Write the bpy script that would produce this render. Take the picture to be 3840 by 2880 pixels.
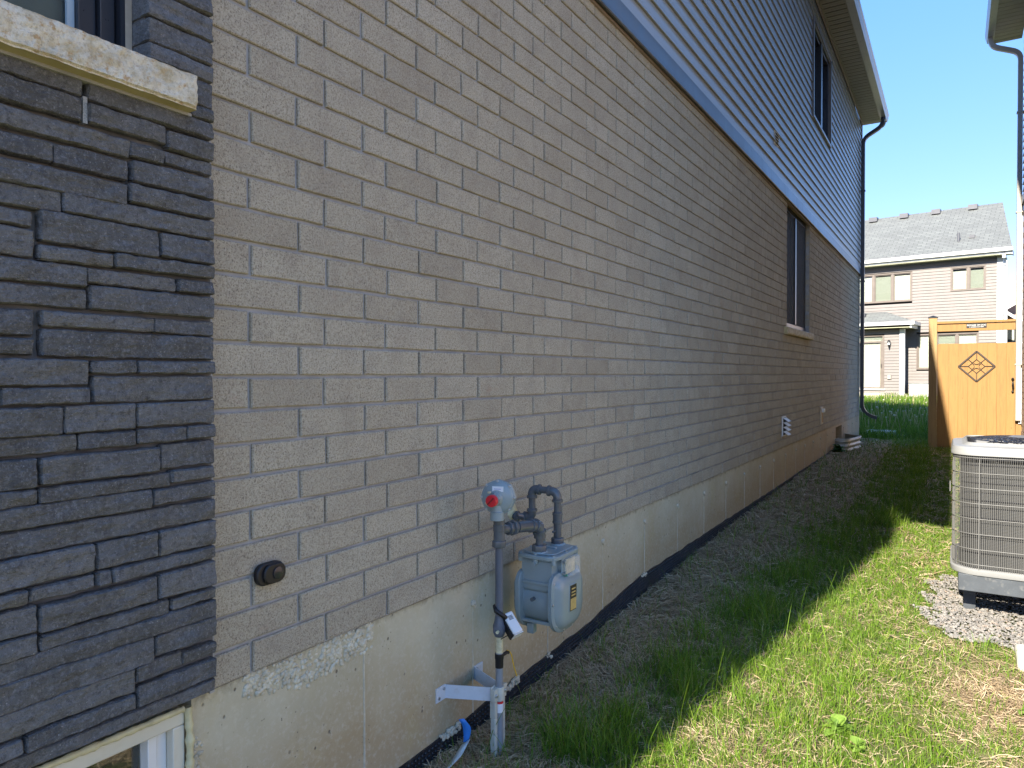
import bpy, bmesh, math, random
import numpy as np
from mathutils import Vector, Matrix, noise
random.seed(7); rng = np.random.default_rng(7)
R = math.radians
scene = bpy.context.scene
for o in list(bpy.data.objects): bpy.data.objects.remove(o)
COL = scene.collection
PI = math.pi

# ---------------------------------------------------------------- camera, sky, sun, exposure
CAM = Vector((1.597, 0.0, 0.805))
FPX, YAW, PITCH, ROLL = 2651.8, 0.5596, -0.0133, -0.0012
cd = bpy.data.cameras.new('camera'); cam = bpy.data.objects.new('camera', cd); COL.objects.link(cam)
cd.sensor_width = 36.0; cd.lens = FPX * 36.0 / 3840.0; cd.clip_start = 0.05; cd.clip_end = 2000
fw = Vector((-math.sin(YAW)*math.cos(PITCH), math.cos(YAW)*math.cos(PITCH), math.sin(PITCH)))
r0 = Vector((math.cos(YAW), math.sin(YAW), 0)); u0 = r0.cross(fw)
rt = r0*math.cos(ROLL) + u0*math.sin(ROLL); up = rt.cross(fw)
mt = Matrix((rt, up, -fw)).transposed().to_4x4(); mt.translation = CAM
cam.matrix_world = mt
scene.camera = cam
scene.render.resolution_x, scene.render.resolution_y = 1024, 768
SUN = Vector((.175, 1.5, -1.0)).normalized()             # direction the light travels
world = bpy.data.worlds.new('World'); scene.world = world; world.use_nodes = True
wn = world.node_tree; bgn = wn.nodes['Background']
sky = wn.nodes.new('ShaderNodeTexSky'); sky.sky_type = 'NISHITA'; sky.sun_disc = False
sky.sun_elevation = math.asin(-SUN.z); sky.sun_rotation = math.atan2(-SUN.x, -SUN.y)
sky.air_density = 0.6; sky.dust_density = 0.0; sky.ozone_density = 1.0
hs = wn.nodes.new('ShaderNodeHueSaturation'); hs.inputs['Saturation'].default_value = 2.25
gm_ = wn.nodes.new('ShaderNodeGamma'); gm_.inputs[1].default_value = .4
mlt = wn.nodes.new('ShaderNodeMix'); mlt.data_type = 'RGBA'; mlt.blend_type = 'MULTIPLY'; mlt.inputs[0].default_value = 1.0; mlt.inputs[7].default_value = (1.33, .99, 1.08, 1)
wn.links.new(sky.outputs[0], gm_.inputs[0]); wn.links.new(gm_.outputs[0], hs.inputs['Color']); wn.links.new(hs.outputs[0], mlt.inputs[6]); wn.links.new(mlt.outputs[2], bgn.inputs[0]); bgn.inputs[1].default_value = 0.15
sd = bpy.data.lights.new('sun', 'SUN'); so = bpy.data.objects.new('sun', sd); COL.objects.link(so)
sd.energy = 2.55; sd.angle = R(.53); sd.color = (1.0, .93, .80)
so.rotation_euler = SUN.to_track_quat('-Z', 'Y').to_euler()
scene.view_settings.view_transform = 'Standard'; scene.view_settings.look = 'None'
scene.view_settings.exposure = 2.52; scene.view_settings.gamma = 1; scene.view_settings.use_curve_mapping = False
scene.render.engine = 'CYCLES'

# ---------------------------------------------------------------- node helpers
def new_mat(name):
    m = bpy.data.materials.new(name); m.use_nodes = True
    nt = m.node_tree; nt.nodes.clear()
    out = nt.nodes.new('ShaderNodeOutputMaterial'); b = nt.nodes.new('ShaderNodeBsdfPrincipled')
    nt.links.new(b.outputs[0], out.inputs[0]); return m, nt, b, out
def c4(c): return (c[0], c[1], c[2], 1.0)
class NB:
    def __init__(s, nt): s.nt = nt
    def n(s, t, **k):
        x = s.nt.nodes.new(t)
        for a, v in k.items(): setattr(x, a, v)
        return x
    def l(s, a, b): s.nt.links.new(a, b)
    def pos(s):
        if not hasattr(s, '_p'): s._p = s.n('ShaderNodeNewGeometry').outputs['Position']
        return s._p
    def mapping(s, scale=(1,1,1), loc=(0,0,0)):
        m = s.n('ShaderNodeMapping'); m.inputs['Scale'].default_value = scale; m.inputs['Location'].default_value = loc
        s.l(s.pos(), m.inputs[0]); return m.outputs[0]
    def noise(s, scale, detail=3, rough=.55, vec=None, dist=0):
        x = s.n('ShaderNodeTexNoise'); x.inputs['Scale'].default_value = scale; x.inputs['Detail'].default_value = detail
        x.inputs['Roughness'].default_value = rough; x.inputs['Distortion'].default_value = dist
        s.l(vec if vec is not None else s.pos(), x.inputs['Vector']); return x.outputs['Fac']
    def vor(s, scale, feature='F1', vec=None, out='Distance'):
        x = s.n('ShaderNodeTexVoronoi'); x.feature = feature; x.inputs['Scale'].default_value = scale
        s.l(vec if vec is not None else s.pos(), x.inputs['Vector']); return x.outputs[out]
    def ramp(s, fac, stops):
        x = s.n('ShaderNodeValToRGB'); e = x.color_ramp.elements
        while len(e) < len(stops): e.new(.5)
        for i, (p, c) in enumerate(stops):
            e[i].position = p; e[i].color = c4(c) if not isinstance(c, (int, float)) else (c, c, c, 1)
        s.l(fac, x.inputs[0]); return x.outputs[0]
    def mix(s, fac, a, b, mode='MIX'):
        x = s.n('ShaderNodeMix', data_type='RGBA', blend_type=mode)
        for sock, v in ((x.inputs[0], fac), (x.inputs[6], a), (x.inputs[7], b)):
            if isinstance(v, (int, float)): sock.default_value = v
            elif isinstance(v, tuple): sock.default_value = c4(v)
            else: s.l(v, sock)
        return x.outputs[2]
    def math(s, op, a, b=0.0, clamp=False):
        x = s.n('ShaderNodeMath', operation=op); x.use_clamp = clamp
        for sock, v in ((x.inputs[0], a), (x.inputs[1], b)):
            if isinstance(v, (int, float)): sock.default_value = v
            else: s.l(v, sock)
        return x.outputs[0]
    def attr(s, name):
        x = s.n('ShaderNodeAttribute'); x.attribute_name = name; return x.outputs['Fac']
    def xyz(s):
        x = s.n('ShaderNodeSeparateXYZ'); s.l(s.pos(), x.inputs[0]); return x.outputs
    def bump(s, h, strength=.3, dist=.002, normal=None):
        x = s.n('ShaderNodeBump'); x.inputs['Strength'].default_value = strength; x.inputs['Distance'].default_value = dist
        s.l(h, x.inputs['Height'])
        if normal is not None: s.l(normal, x.inputs['Normal'])
        return x.outputs[0]

def simple(name, col, rough=.5, metal=0.0, var=.12, vscale=6, bump=0.0, bscale=200, bdist=.001, dirt=None, spec=.5, coat=0.0):
    m, nt, b, out = new_mat(name); N = NB(nt)
    f = N.noise(vscale, 4)
    lo = tuple(max(0, c*(1-var)) for c in col); hi = tuple(min(1, c*(1+var)) for c in col)
    c = N.ramp(f, [(.3, lo), (.7, hi)])
    if dirt is not None:
        c = N.mix(N.ramp(N.noise(vscale*2.7, 5, .65), [(.55, 0.0), (.75, dirt[1])]), c, dirt[0])
    N.l(c, b.inputs['Base Color']); b.inputs['Roughness'].default_value = rough
    b.inputs['Metallic'].default_value = metal; b.inputs['Specular IOR Level'].default_value = spec
    b.inputs['Coat Weight'].default_value = coat
    N.l(N.math('ADD', N.math('MULTIPLY', N.noise(vscale*5, 3), .16), rough-.08), b.inputs['Roughness'])
    if bump: N.l(N.bump(N.noise(bscale, 3), bump, bdist), b.inputs['Normal'])
    return m
M = {}
# bricks: sandy concrete brick, pitted, per brick shade from attribute "rnd"
m, nt, b, out = new_mat('brick_clay'); N = NB(nt); M['brick'] = m
base = N.ramp(N.attr('rnd'), [(0, (.43, .38, .29)), (.15, (.465, .415, .32)), (.5, (.495, .445, .345)), (.85, (.515, .465, .36)), (1, (.545, .495, .39))])
c = N.mix(N.ramp(N.noise(9, 5, .6), [(.45, 0.0), (.72, .45)]), base, (.30, .25, .20))
c = N.mix(N.ramp(N.noise(26, 4, .6), [(.5, 0.0), (.75, .3)]), c, (.47, .43, .36))
spk = N.ramp(N.noise(210, 3, .75), [(.37, 1.0), (.48, 0.0)])
c = N.mix(N.math('MULTIPLY', spk, .9), c, (.16, .13, .10))
c = N.mix(N.ramp(N.noise(95, 5, .8), [(.38, .55), (.52, 0.0)]), c, (.27, .235, .175))
c = N.mix(N.ramp(N.noise(130, 4, .8, vec=N.mapping((1, 1, 1), (4, 8, 1))), [(.54, 0.0), (.68, .5)]), c, (.60, .56, .45))
spk2 = N.ramp(N.vor(150), [(.06, 1.0), (.16, 0.0)])
c = N.mix(N.math('MULTIPLY', N.math('MULTIPLY', spk2, N.ramp(N.noise(40, 2), [(.5, 0.0), (.6, 1.0)])), .45), c, (.14, .12, .10))
red = N.ramp(N.noise(4.5, 4, .7, vec=N.mapping((1, 1, 2.2), (3, 1, 7))), [(.66, 0.0), (.74, .4)])
c = N.mix(red, c, (.40, .27, .19))
# faint rusty run below the flashing near the far end
X = N.xyz()
run = N.math('MULTIPLY', N.ramp(N.math('ABSOLUTE', N.math('SUBTRACT', X[1], 12.6)), [(.0, .35), (.16, .0)]), N.ramp(N.math('DIVIDE', X[2], 3.0), [(.25, 0.0), (.8, 1.0)]))
c = N.mix(run, c, (.27, .19, .13))
N.l(c, b.inputs['Base Color']); b.inputs['Roughness'].default_value = .92; b.inputs['Specular IOR Level'].default_value = .25
h = N.math('ADD', N.noise(260, 3, .7), N.math('MULTIPLY', N.noise(70, 3), .8))
N.l(N.bump(h, .8, .004), b.inputs['Normal'])
# mortar
m, nt, b, out = new_mat('mortar_grey'); N = NB(nt); M['mortar'] = m
c = N.ramp(N.noise(14, 5, .6), [(.3, (.28, .28, .275)), (.7, (.41, .405, .395))])
N.l(c, b.inputs['Base Color']); b.inputs['Roughness'].default_value = .95
N.l(N.bump(N.noise(160, 4), .5, .002), b.inputs['Normal'])
m, nt, b, out = new_mat('mortar_dark'); N = NB(nt); M['mortar_dark'] = m
c = N.ramp(N.noise(14, 5, .6), [(.3, (.08, .08, .08)), (.7, (.18, .175, .165))])
N.l(c, b.inputs['Base Color']); b.inputs['Roughness'].default_value = .95
N.l(N.bump(N.noise(90, 4), .6, .004), b.inputs['Normal'])
# charcoal split stone
m, nt, b, out = new_mat('charcoal_stone'); N = NB(nt); M['stone'] = m
c = N.ramp(N.attr('rnd'), [(0, (.082, .083, .083)), (.5, (.115, .116, .115)), (1, (.155, .156, .154))])
c = N.mix(N.ramp(N.noise(16, 5, .62), [(.42, 0.0), (.7, .55)]), c, (.185, .19, .195))
c = N.mix(N.ramp(N.noise(11, 4, .6, vec=N.mapping((1, 1, 1), (5, 2, 1))), [(.52, 0.0), (.72, .5)]), c, (.075, .070, .062))
c = N.mix(N.ramp(N.vor(75), [(.06, .9), (.12, 0.0)]), c, (.34, .33, .31))
c = N.mix(N.ramp(N.noise(120, 5, .8), [(.50, 0.0), (.66, .75)]), c, (.24, .245, .26))
c = N.mix(N.ramp(N.noise(70, 5, .8, vec=N.mapping((1, 1, 1), (3, 3, 9))), [(.36, .7), (.48, 0.0)]), c, (.055, .055, .06))
c = N.mix(N.ramp(N.noise(420, 2, .7), [(.30, .7), (.42, 0.0)]), c, (.03, .03, .035))
c = N.mix(N.ramp(N.noise(5.5, 6, .75, vec=N.mapping((1, 1, .6), (9, 4, 3))), [(.64, 0.0), (.76, .35)]), c, (.30, .31, .31))
N.l(c, b.inputs['Base Color']); b.inputs['Roughness'].default_value = .82; b.inputs['Specular IOR Level'].default_value = .4
h = N.math('ADD', N.math('MULTIPLY', N.noise(24, 5, .6, vec=N.mapping((1, .6, 1.5))), 2.0), N.math('MULTIPLY', N.noise(240, 3, .7), .35))
N.l(N.bump(h, .9, .010), b.inputs['Normal'])
# limestone sill
m, nt, b, out = new_mat('rock_faced_limestone'); N = NB(nt); M['lime'] = m
c = N.ramp(N.noise(20, 5, .65), [(.35, (.50, .42, .27)), (.55, (.72, .67, .54)), (.8, (.80, .76, .66))])
c = N.mix(N.ramp(N.noise(42, 4, .7, vec=N.mapping((1, 1, 1), (2, 2, 2))), [(.56, 0.0), (.66, .8)]), c, (.45, .28, .12))
c = N.mix(N.ramp(N.vor(60), [(.05, .5), (.12, 0.0)]), c, (.2, .2, .2))
c = N.mix(N.ramp(N.noise(110, 4, .8), [(.36, .6), (.5, 0.0)]), c, (.36, .30, .20))
N.l(c, b.inputs['Base Color']); b.inputs['Roughness'].default_value = .9
N.l(N.bump(N.math('ADD', N.noise(55, 5, .7), N.math('MULTIPLY', N.noise(190, 3), .5)), .9, .006), b.inputs['Normal'])
m, nt, b, out = new_mat('sawn_limestone'); N = NB(nt); M['lime_sawn'] = m
c = N.ramp(N.noise(9, 4), [(.3, (.42, .35, .17)), (.7, (.55, .47, .26))])
N.l(c, b.inputs['Base Color']); b.inputs['Roughness'].default_value = .85
N.l(N.bump(N.noise(200, 3), .3, .001), b.inputs['Normal'])
# poured concrete foundation, soil-stained low down
m, nt, b, out = new_mat('foundation_concrete'); N = NB(nt); M['conc'] = m
X = N.xyz()
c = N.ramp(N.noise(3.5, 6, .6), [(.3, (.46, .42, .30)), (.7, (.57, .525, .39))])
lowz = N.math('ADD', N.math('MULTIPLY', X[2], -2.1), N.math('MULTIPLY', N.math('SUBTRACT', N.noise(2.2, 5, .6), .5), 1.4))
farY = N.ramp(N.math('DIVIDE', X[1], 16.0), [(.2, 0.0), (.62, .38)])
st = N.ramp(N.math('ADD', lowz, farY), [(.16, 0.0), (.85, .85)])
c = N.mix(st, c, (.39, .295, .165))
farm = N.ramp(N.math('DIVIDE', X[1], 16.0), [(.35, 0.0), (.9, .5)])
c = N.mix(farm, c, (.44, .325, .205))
ye = N.ramp(N.noise(5, 4, .6, vec=N.mapping((1, 1, .5), (1, 7, 2))), [(.55, 0.0), (.8, .45)])
c = N.mix(ye, c, (.46, .38, .15))
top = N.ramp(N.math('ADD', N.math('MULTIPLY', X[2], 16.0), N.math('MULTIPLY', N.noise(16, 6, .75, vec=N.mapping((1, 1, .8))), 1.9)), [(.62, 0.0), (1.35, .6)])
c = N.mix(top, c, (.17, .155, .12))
drip = N.ramp(N.noise(9, 4, .7, vec=N.mapping((1, 2.2, .16), (0, 3, 0))), [(.62, 0.0), (.78, .35)])
c = N.mix(drip, c, (.24, .21, .16))
pits = N.math('MAXIMUM', N.ramp(N.vor(22, vec=N.mapping((1, 1, .8))), [(.07, 1.0), (.12, 0.0)]), N.ramp(N.vor(47), [(.07, .9), (.12, 0.0)]))
pm = N.ramp(N.noise(6, 3), [(.48, 0.0), (.56, 1.0)])
pits = N.math('MULTIPLY', pits, pm)
c = N.mix(N.ramp(N.noise(60, 5, .75), [(.5, 0.0), (.7, .35)]), c, (.66, .64, .55))
c = N.mix(N.ramp(N.noise(8, 5, .7, vec=N.mapping((1, 1, 1), (3, 1, 5))), [(.58, 0.0), (.75, .22)]), c, (.60, .58, .50))
c = N.mix(N.math('MULTIPLY', pits, .85), c, (.13, .11, .08))
N.l(c, b.inputs['Base Color']); b.inputs['Roughness'].default_value = .8; b.inputs['Specular IOR Level'].default_value = .35
h = N.math('SUBTRACT', N.math('ADD', N.math('MULTIPLY', N.noise(12, 5, .6), 1.2), N.math('MULTIPLY', N.noise(120, 3), .12)), N.math('MULTIPLY', pits, 1.2))
N.l(N.bump(h, .6, .004), b.inputs['Normal'])
M['conc_light'] = simple('cement_paste', (.55, .50, .38), .9, var=.2, vscale=40, bump=.6, bscale=120, bdist=.003)
M['pour_stone'] = simple('cement_coated_pebble', (.56, .52, .40), .85, var=.25, vscale=22, bump=.4, bscale=150, bdist=.002, dirt=((.25, .23, .18), .5))
M['membrane'] = simple('black_dimpled_plastic', (.018, .018, .022), .45, var=.3, vscale=8, bump=.3, bscale=60, bdist=.003, dirt=((.16, .14, .11), .55))
# vinyl siding with wood grain relief
m, nt, b, out = new_mat('grey_vinyl_siding'); N = NB(nt); M['siding'] = m
gr = N.noise(14, 5, .6, vec=N.mapping((1, .35, 16)))
c = N.ramp(gr, [(.3, (.335, .345, .345)), (.7, (.39, .40, .40))])
c = N.mix(N.ramp(N.noise(1.2, 3), [(.4, 0.0), (.8, .15)]), c, (.34, .31, .29))
N.l(c, b.inputs['Base Color']); b.inputs['Roughness'].default_value = .33; b.inputs['Specular IOR Level'].default_value = .5
N.l(N.bump(gr, .22, .0015), b.inputs['Normal'])
m, nt, b, out = new_mat('flashing_metal'); N = NB(nt); M['flash'] = m
st = N.noise(4, 4, .6, vec=N.mapping((1, 3.2, .35)))
c = N.ramp(st, [(.3, (.115, .13, .145)), (.7, (.19, .21, .235))])
N.l(c, b.inputs['Base Color']); b.inputs['Metallic'].default_value = .35
N.l(N.ramp(st, [(.3, .28), (.7, .42)]), b.inputs['Roughness'])
M['soffit'] = simple('taupe_soffit', (.30, .27, .20), .45, var=.08, vscale=3)
M['trim_brown'] = simple('brown_trim', (.27, .20, .15), .45)
M['gutter'] = simple('sandstone_gutter', (.42, .40, .36), .3, var=.05)
M['ds_dark'] = simple('charcoal_downspout', (.055, .062, .075), .35, var=.1, spec=.5)
M['ds_light'] = simple('cream_downspout', (.40, .36, .31), .35, var=.06)
M['frame_black'] = simple('black_window_frame', (.022, .024, .030), .3, var=.15)
M['frame_taupe'] = simple('taupe_window_frame', (.16, .13, .11), .4)
M['vinyl_cream'] = simple('cream_vinyl', (.66, .63, .52), .35, var=.05, dirt=((.5, .42, .28), .3))
M['white'] = simple('white_plastic', (.78, .78, .76), .35, var=.04)
M['white_trim'] = simple('white_trim', (.62, .62, .60), .4, var=.04)
M['caulk'] = simple('aged_caulk', (.42, .36, .27), .6, var=.15, vscale=30)
M['caulk_y'] = simple('yellowed_sealant', (.58, .53, .32), .5, var=.18, vscale=25, bump=.4, bscale=60, bdist=.002)
M['black'] = simple('black_plastic', (.010, .010, .012), .5, var=.2)
M['dark_room'] = simple('dark_interior', (.03, .035, .04), .9)
M['meter'] = simple('meter_enamel', (.25, .31, .325), .34, var=.07, vscale=9, bump=.08, bscale=90, bdist=.001, coat=.25, dirt=((.24, .25, .23), .25))
M['pipe'] = simple('blue_grey_pipe_paint', (.085, .10, .115), .24, var=.16, vscale=20, bump=.15, bscale=120, bdist=.001, dirt=((.14, .14, .12), .3), coat=.2)
M['riser'] = simple('slate_riser_paint', (.10, .115, .145), .45, var=.12, vscale=14, bump=.2, bscale=200, bdist=.001)
M['riser_low'] = simple('grey_coated_pipe', (.24, .26, .28), .5, var=.1, vscale=20)
M['red'] = simple('red_plastic_cap', (.62, .018, .03), .35, var=.1)
M['label'] = simple('paper_label', (.72, .75, .78), .5, var=.04)
M['yellow'] = simple('yellow_wire', (.75, .48, .02), .45, var=.08)
M['tape'] = simple('pale_thread_tape', (.62, .56, .36), .6, var=.2, vscale=60, dirt=((.30, .16, .05), .6))
M['galv'] = simple('painted_bracket', (.60, .63, .66), .4, var=.06, vscale=18, dirt=((.45, .38, .25), .3))
M['guard'] = simple('pale_plastic_guard', (.50, .50, .43), .5, var=.12, vscale=18)
M['screw'] = simple('zinc_screw', (.45, .47, .48), .35, metal=.8)
M['wellsteel'] = simple('galvanised_steel', (.42, .43, .38), .42, metal=.35, var=.18, vscale=9)
M['cedar'] = None
def wood(name, col, dark, sc=1.0):
    m, nt, b, out = new_mat(name); N = NB(nt)
    v = N.mapping((14*sc, 14*sc, 1.1*sc))
    g = N.noise(3.0, 6, .6, vec=v, dist=.6)
    c = N.ramp(g, [(.28, dark), (.5, col), (.75, tuple(min(1, k*1.12) for k in col))])
    c = N.mix(N.ramp(N.attr('rnd'), [(0, .25), (1, 0.0)]), c, dark)
    kn = N.ramp(N.vor(5.5, vec=N.mapping((1.2, 1, .55))), [(.035, .8), (.07, 0.0)])
    c = N.mix(kn, c, tuple(k*.45 for k in dark))
    N.l(c, b.inputs['Base Color']); b.inputs['Roughness'].default_value = .65
    N.l(N.bump(g, .25, .002), b.inputs['Normal']); return m
M['cedar'] = wood('cedar_boards', (.28, .150, .042), (.23, .115, .032))
M['post'] = wood('treated_post', (.34, .22, .09), (.25, .155, .065))
# roof shingles on far house: tab pattern in the colour, courses in relief
m, nt, b, out = new_mat('grey_shingles'); N = NB(nt); M['shingle'] = m
br = N.n('ShaderNodeTexBrick'); N.l(N.mapping((1, 1, 1)), br.inputs[0])
uvn = N.n('ShaderNodeUVMap'); N.l(uvn.outputs[0], br.inputs[0])
br.inputs['Scale'].default_value = 1.0; br.inputs['Brick Width'].default_value = .31; br.inputs['Row Height'].default_value = .14
br.inputs['Mortar Size'].default_value = .010; br.inputs['Color1'].default_value = (.15, .157, .15, 1); br.inputs['Color2'].default_value = (.20, .21, .198, 1)
br.inputs['Mortar'].default_value = (.07, .07, .068, 1); br.offset = .5
c = N.mix(N.ramp(N.noise(1.3, 4), [(.35, .35), (.7, 0.0)]), br.outputs[0], (.11, .112, .11))
c = N.mix(N.ramp(N.noise(60, 2), [(.35, .35), (.6, 0.0)]), c, (.08, .08, .08))
N.l(c, b.inputs['Base Color']); b.inputs['Roughness'].default_value = .95
M['far_siding'] = simple('taupe_siding', (.175, .152, .140), .55, var=.05, vscale=2)
M['far_siding2'] = simple('terracotta_siding', (.27, .16, .12), .6, var=.08, vscale=2)
M['brown_brick'] = simple('brown_brick', (.33, .25, .20), .9, var=.25, vscale=9, bump=.5, bscale=120, bdist=.003)
M['dark_roofmetal'] = simple('dark_vent_plastic', (.10, .10, .11), .4)
M['blind'] = simple('white_blind', (.60, .60, .55), .6, var=.03)
M['blind_dim'] = simple('shaded_blind', (.34, .36, .32), .6, var=.04)
M['ac_white'] = simple('powder_coated_rim', (.25, .25, .245), .4, var=.05)
M['ac_wire'] = simple('grey_coated_wire', (.14, .137, .13), .4, var=.08)
M['ac_black'] = simple('black_wire', (.02, .02, .025), .35)
m, nt, b, out = new_mat('condenser_fins'); N = NB(nt); M['coil'] = m
w = N.n('ShaderNodeTexWave'); w.wave_type = 'BANDS'; w.bands_direction = 'Z'; w.inputs['Scale'].default_value = 38; w.inputs['Distortion'].default_value = .6
N.l(N.pos(), w.inputs[0])
c = N.ramp(w.outputs['Fac'], [(.2, (.035, .035, .034)), (.8, (.088, .088, .086))])
c = N.mix(N.ramp(N.noise(6, 4), [(.4, 0.0), (.75, .4)]), c, (.07, .065, .06))
N.l(c, b.inputs['Base Color']); b.inputs['Roughness'].default_value = .6; b.inputs['Metallic'].default_value = .2
M['stand'] = simple('charcoal_stand', (.06, .068, .078), .6, var=.2, vscale=12, dirt=((.25, .24, .22), .4))
M['pebble'] = None
m, nt, b, out = new_mat('limestone_pebbles'); N = NB(nt); M['pebble'] = m
c = N.ramp(N.attr('rnd'), [(0, (.12, .11, .10)), (.4, (.19, .175, .16)), (.8, (.27, .25, .225)), (1, (.27, .20, .155))])
c = N.mix(N.ramp(N.noise(90, 3), [(.4, .25), (.7, 0.0)]), c, (.3, .29, .27))
N.l(c, b.inputs['Base Color']); b.inputs['Roughness'].default_value = .85
# glass: clear, mirror-like at grazing angles
m = bpy.data.materials.new('window_glass'); m.use_nodes = True; nt = m.node_tree; nt.nodes.clear(); N = NB(nt); M['glass'] = m
out = N.n('ShaderNodeOutputMaterial'); tr = N.n('ShaderNodeBsdfTransparent'); gl = N.n('ShaderNodeBsdfGlossy'); mx = N.n('ShaderNodeMixShader')
tr.inputs[0].default_value = (.86, .87, .85, 1); gl.inputs[0].default_value = (.95, .97, 1, 1); gl.inputs[1].default_value = .015
fr = N.n('ShaderNodeFresnel'); fr.inputs[0].default_value = 1.5
N.l(N.math('MULTIPLY', fr.outputs[0], 1.0, True), mx.inputs[0]); N.l(tr.outputs[0], mx.inputs[1]); N.l(gl.outputs[0], mx.inputs[2]); N.l(mx.outputs[0], out.inputs[0])
# ground: thatch and soil; attribute "green" where turf covers it
m, nt, b, out = new_mat('thatch_and_soil'); N = NB(nt); M['ground'] = m
c = N.ramp(N.noise(7, 6, .65), [(.25, (.23, .16, .09)), (.5, (.34, .25, .15)), (.75, (.44, .34, .21))])
c = N.mix(N.ramp(N.noise(130, 3, .7, vec=N.mapping((1, .35, 1))), [(.4, .5), (.65, 0.0)]), c, (.10, .07, .045))
gcol = N.ramp(N.noise(3, 5, .6), [(.3, (.06, .085, .022)), (.7, (.12, .16, .045))])
c = N.mix(N.attr('green'), c, gcol)
N.l(c, b.inputs['Base Color']); b.inputs['Roughness'].default_value = .95; b.inputs['Specular IOR Level'].default_value = .15
N.l(N.bump(N.noise(90, 5, .7), .9, .012), b.inputs['Normal'])
def leaf(name, stops, trans=.35, rough=.5):
    m = bpy.data.materials.new(name); m.use_nodes = True; nt = m.node_tree; nt.nodes.clear(); N = NB(nt)
    out = N.n('ShaderNodeOutputMaterial'); b = N.n('ShaderNodeBsdfPrincipled'); t = N.n('ShaderNodeBsdfTranslucent'); mx = N.n('ShaderNodeMixShader')
    c = N.ramp(N.attr('rnd'), stops); N.l(c, b.inputs['Base Color']); b.inputs['Roughness'].default_value = rough
    b.inputs['Specular IOR Level'].default_value = .3
    N.l(c, t.inputs[0]); mx.inputs[0].default_value = trans
    N.l(b.outputs[0], mx.inputs[1]); N.l(t.outputs[0], mx.inputs[2]); N.l(mx.outputs[0], out.inputs[0]); return m
M['grass'] = leaf('green_grass_blades', [(0, (.055, .12, .012)), (.35, (.11, .21, .018)), (.7, (.18, .30, .024)), (.92, (.27, .36, .05)), (1, (.40, .37, .13))])
M['straw'] = leaf('dry_straw', [(0, (.22, .15, .085)), (.35, (.42, .31, .185)), (.7, (.55, .43, .27)), (1, (.66, .54, .36))], .15, .6)
M['weed'] = leaf('weed_leaf', [(0, (.12, .22, .03)), (1, (.28, .42, .08))], .35)
M['darkweed'] = leaf('dark_weed_leaf', [(0, (.02, .07, .012)), (1, (.06, .16, .02))], .3)
M['blue'] = simple('blue_print', (.03, .20, .62), .4, var=.1, vscale=30)
M['tagwhite'] = simple('soiled_white_plastic', (.58, .62, .60), .45, var=.15, vscale=40)
M['rock'] = simple('pale_paver', (.55, .52, .46), .85, bump=.4, bscale=60, bdist=.003)
M['plate_y'] = simple('yellow_nameplate', (.55, .40, .15), .4, var=.15, vscale=80, dirt=((.35, .06, .03), .9))
M['dial'] = simple('index_dial', (.62, .53, .36), .4, var=.25, vscale=60)
m, nt, b, out = new_mat('clear_cover'); M['clear'] = m
b.inputs['Base Color'].default_value = (.85, .88, .9, 1); b.inputs['Roughness'].default_value = .08; b.inputs['Transmission Weight'].default_value = .0
b.inputs['Alpha'].default_value = .22; b.inputs['Specular IOR Level'].default_value = .9

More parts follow.
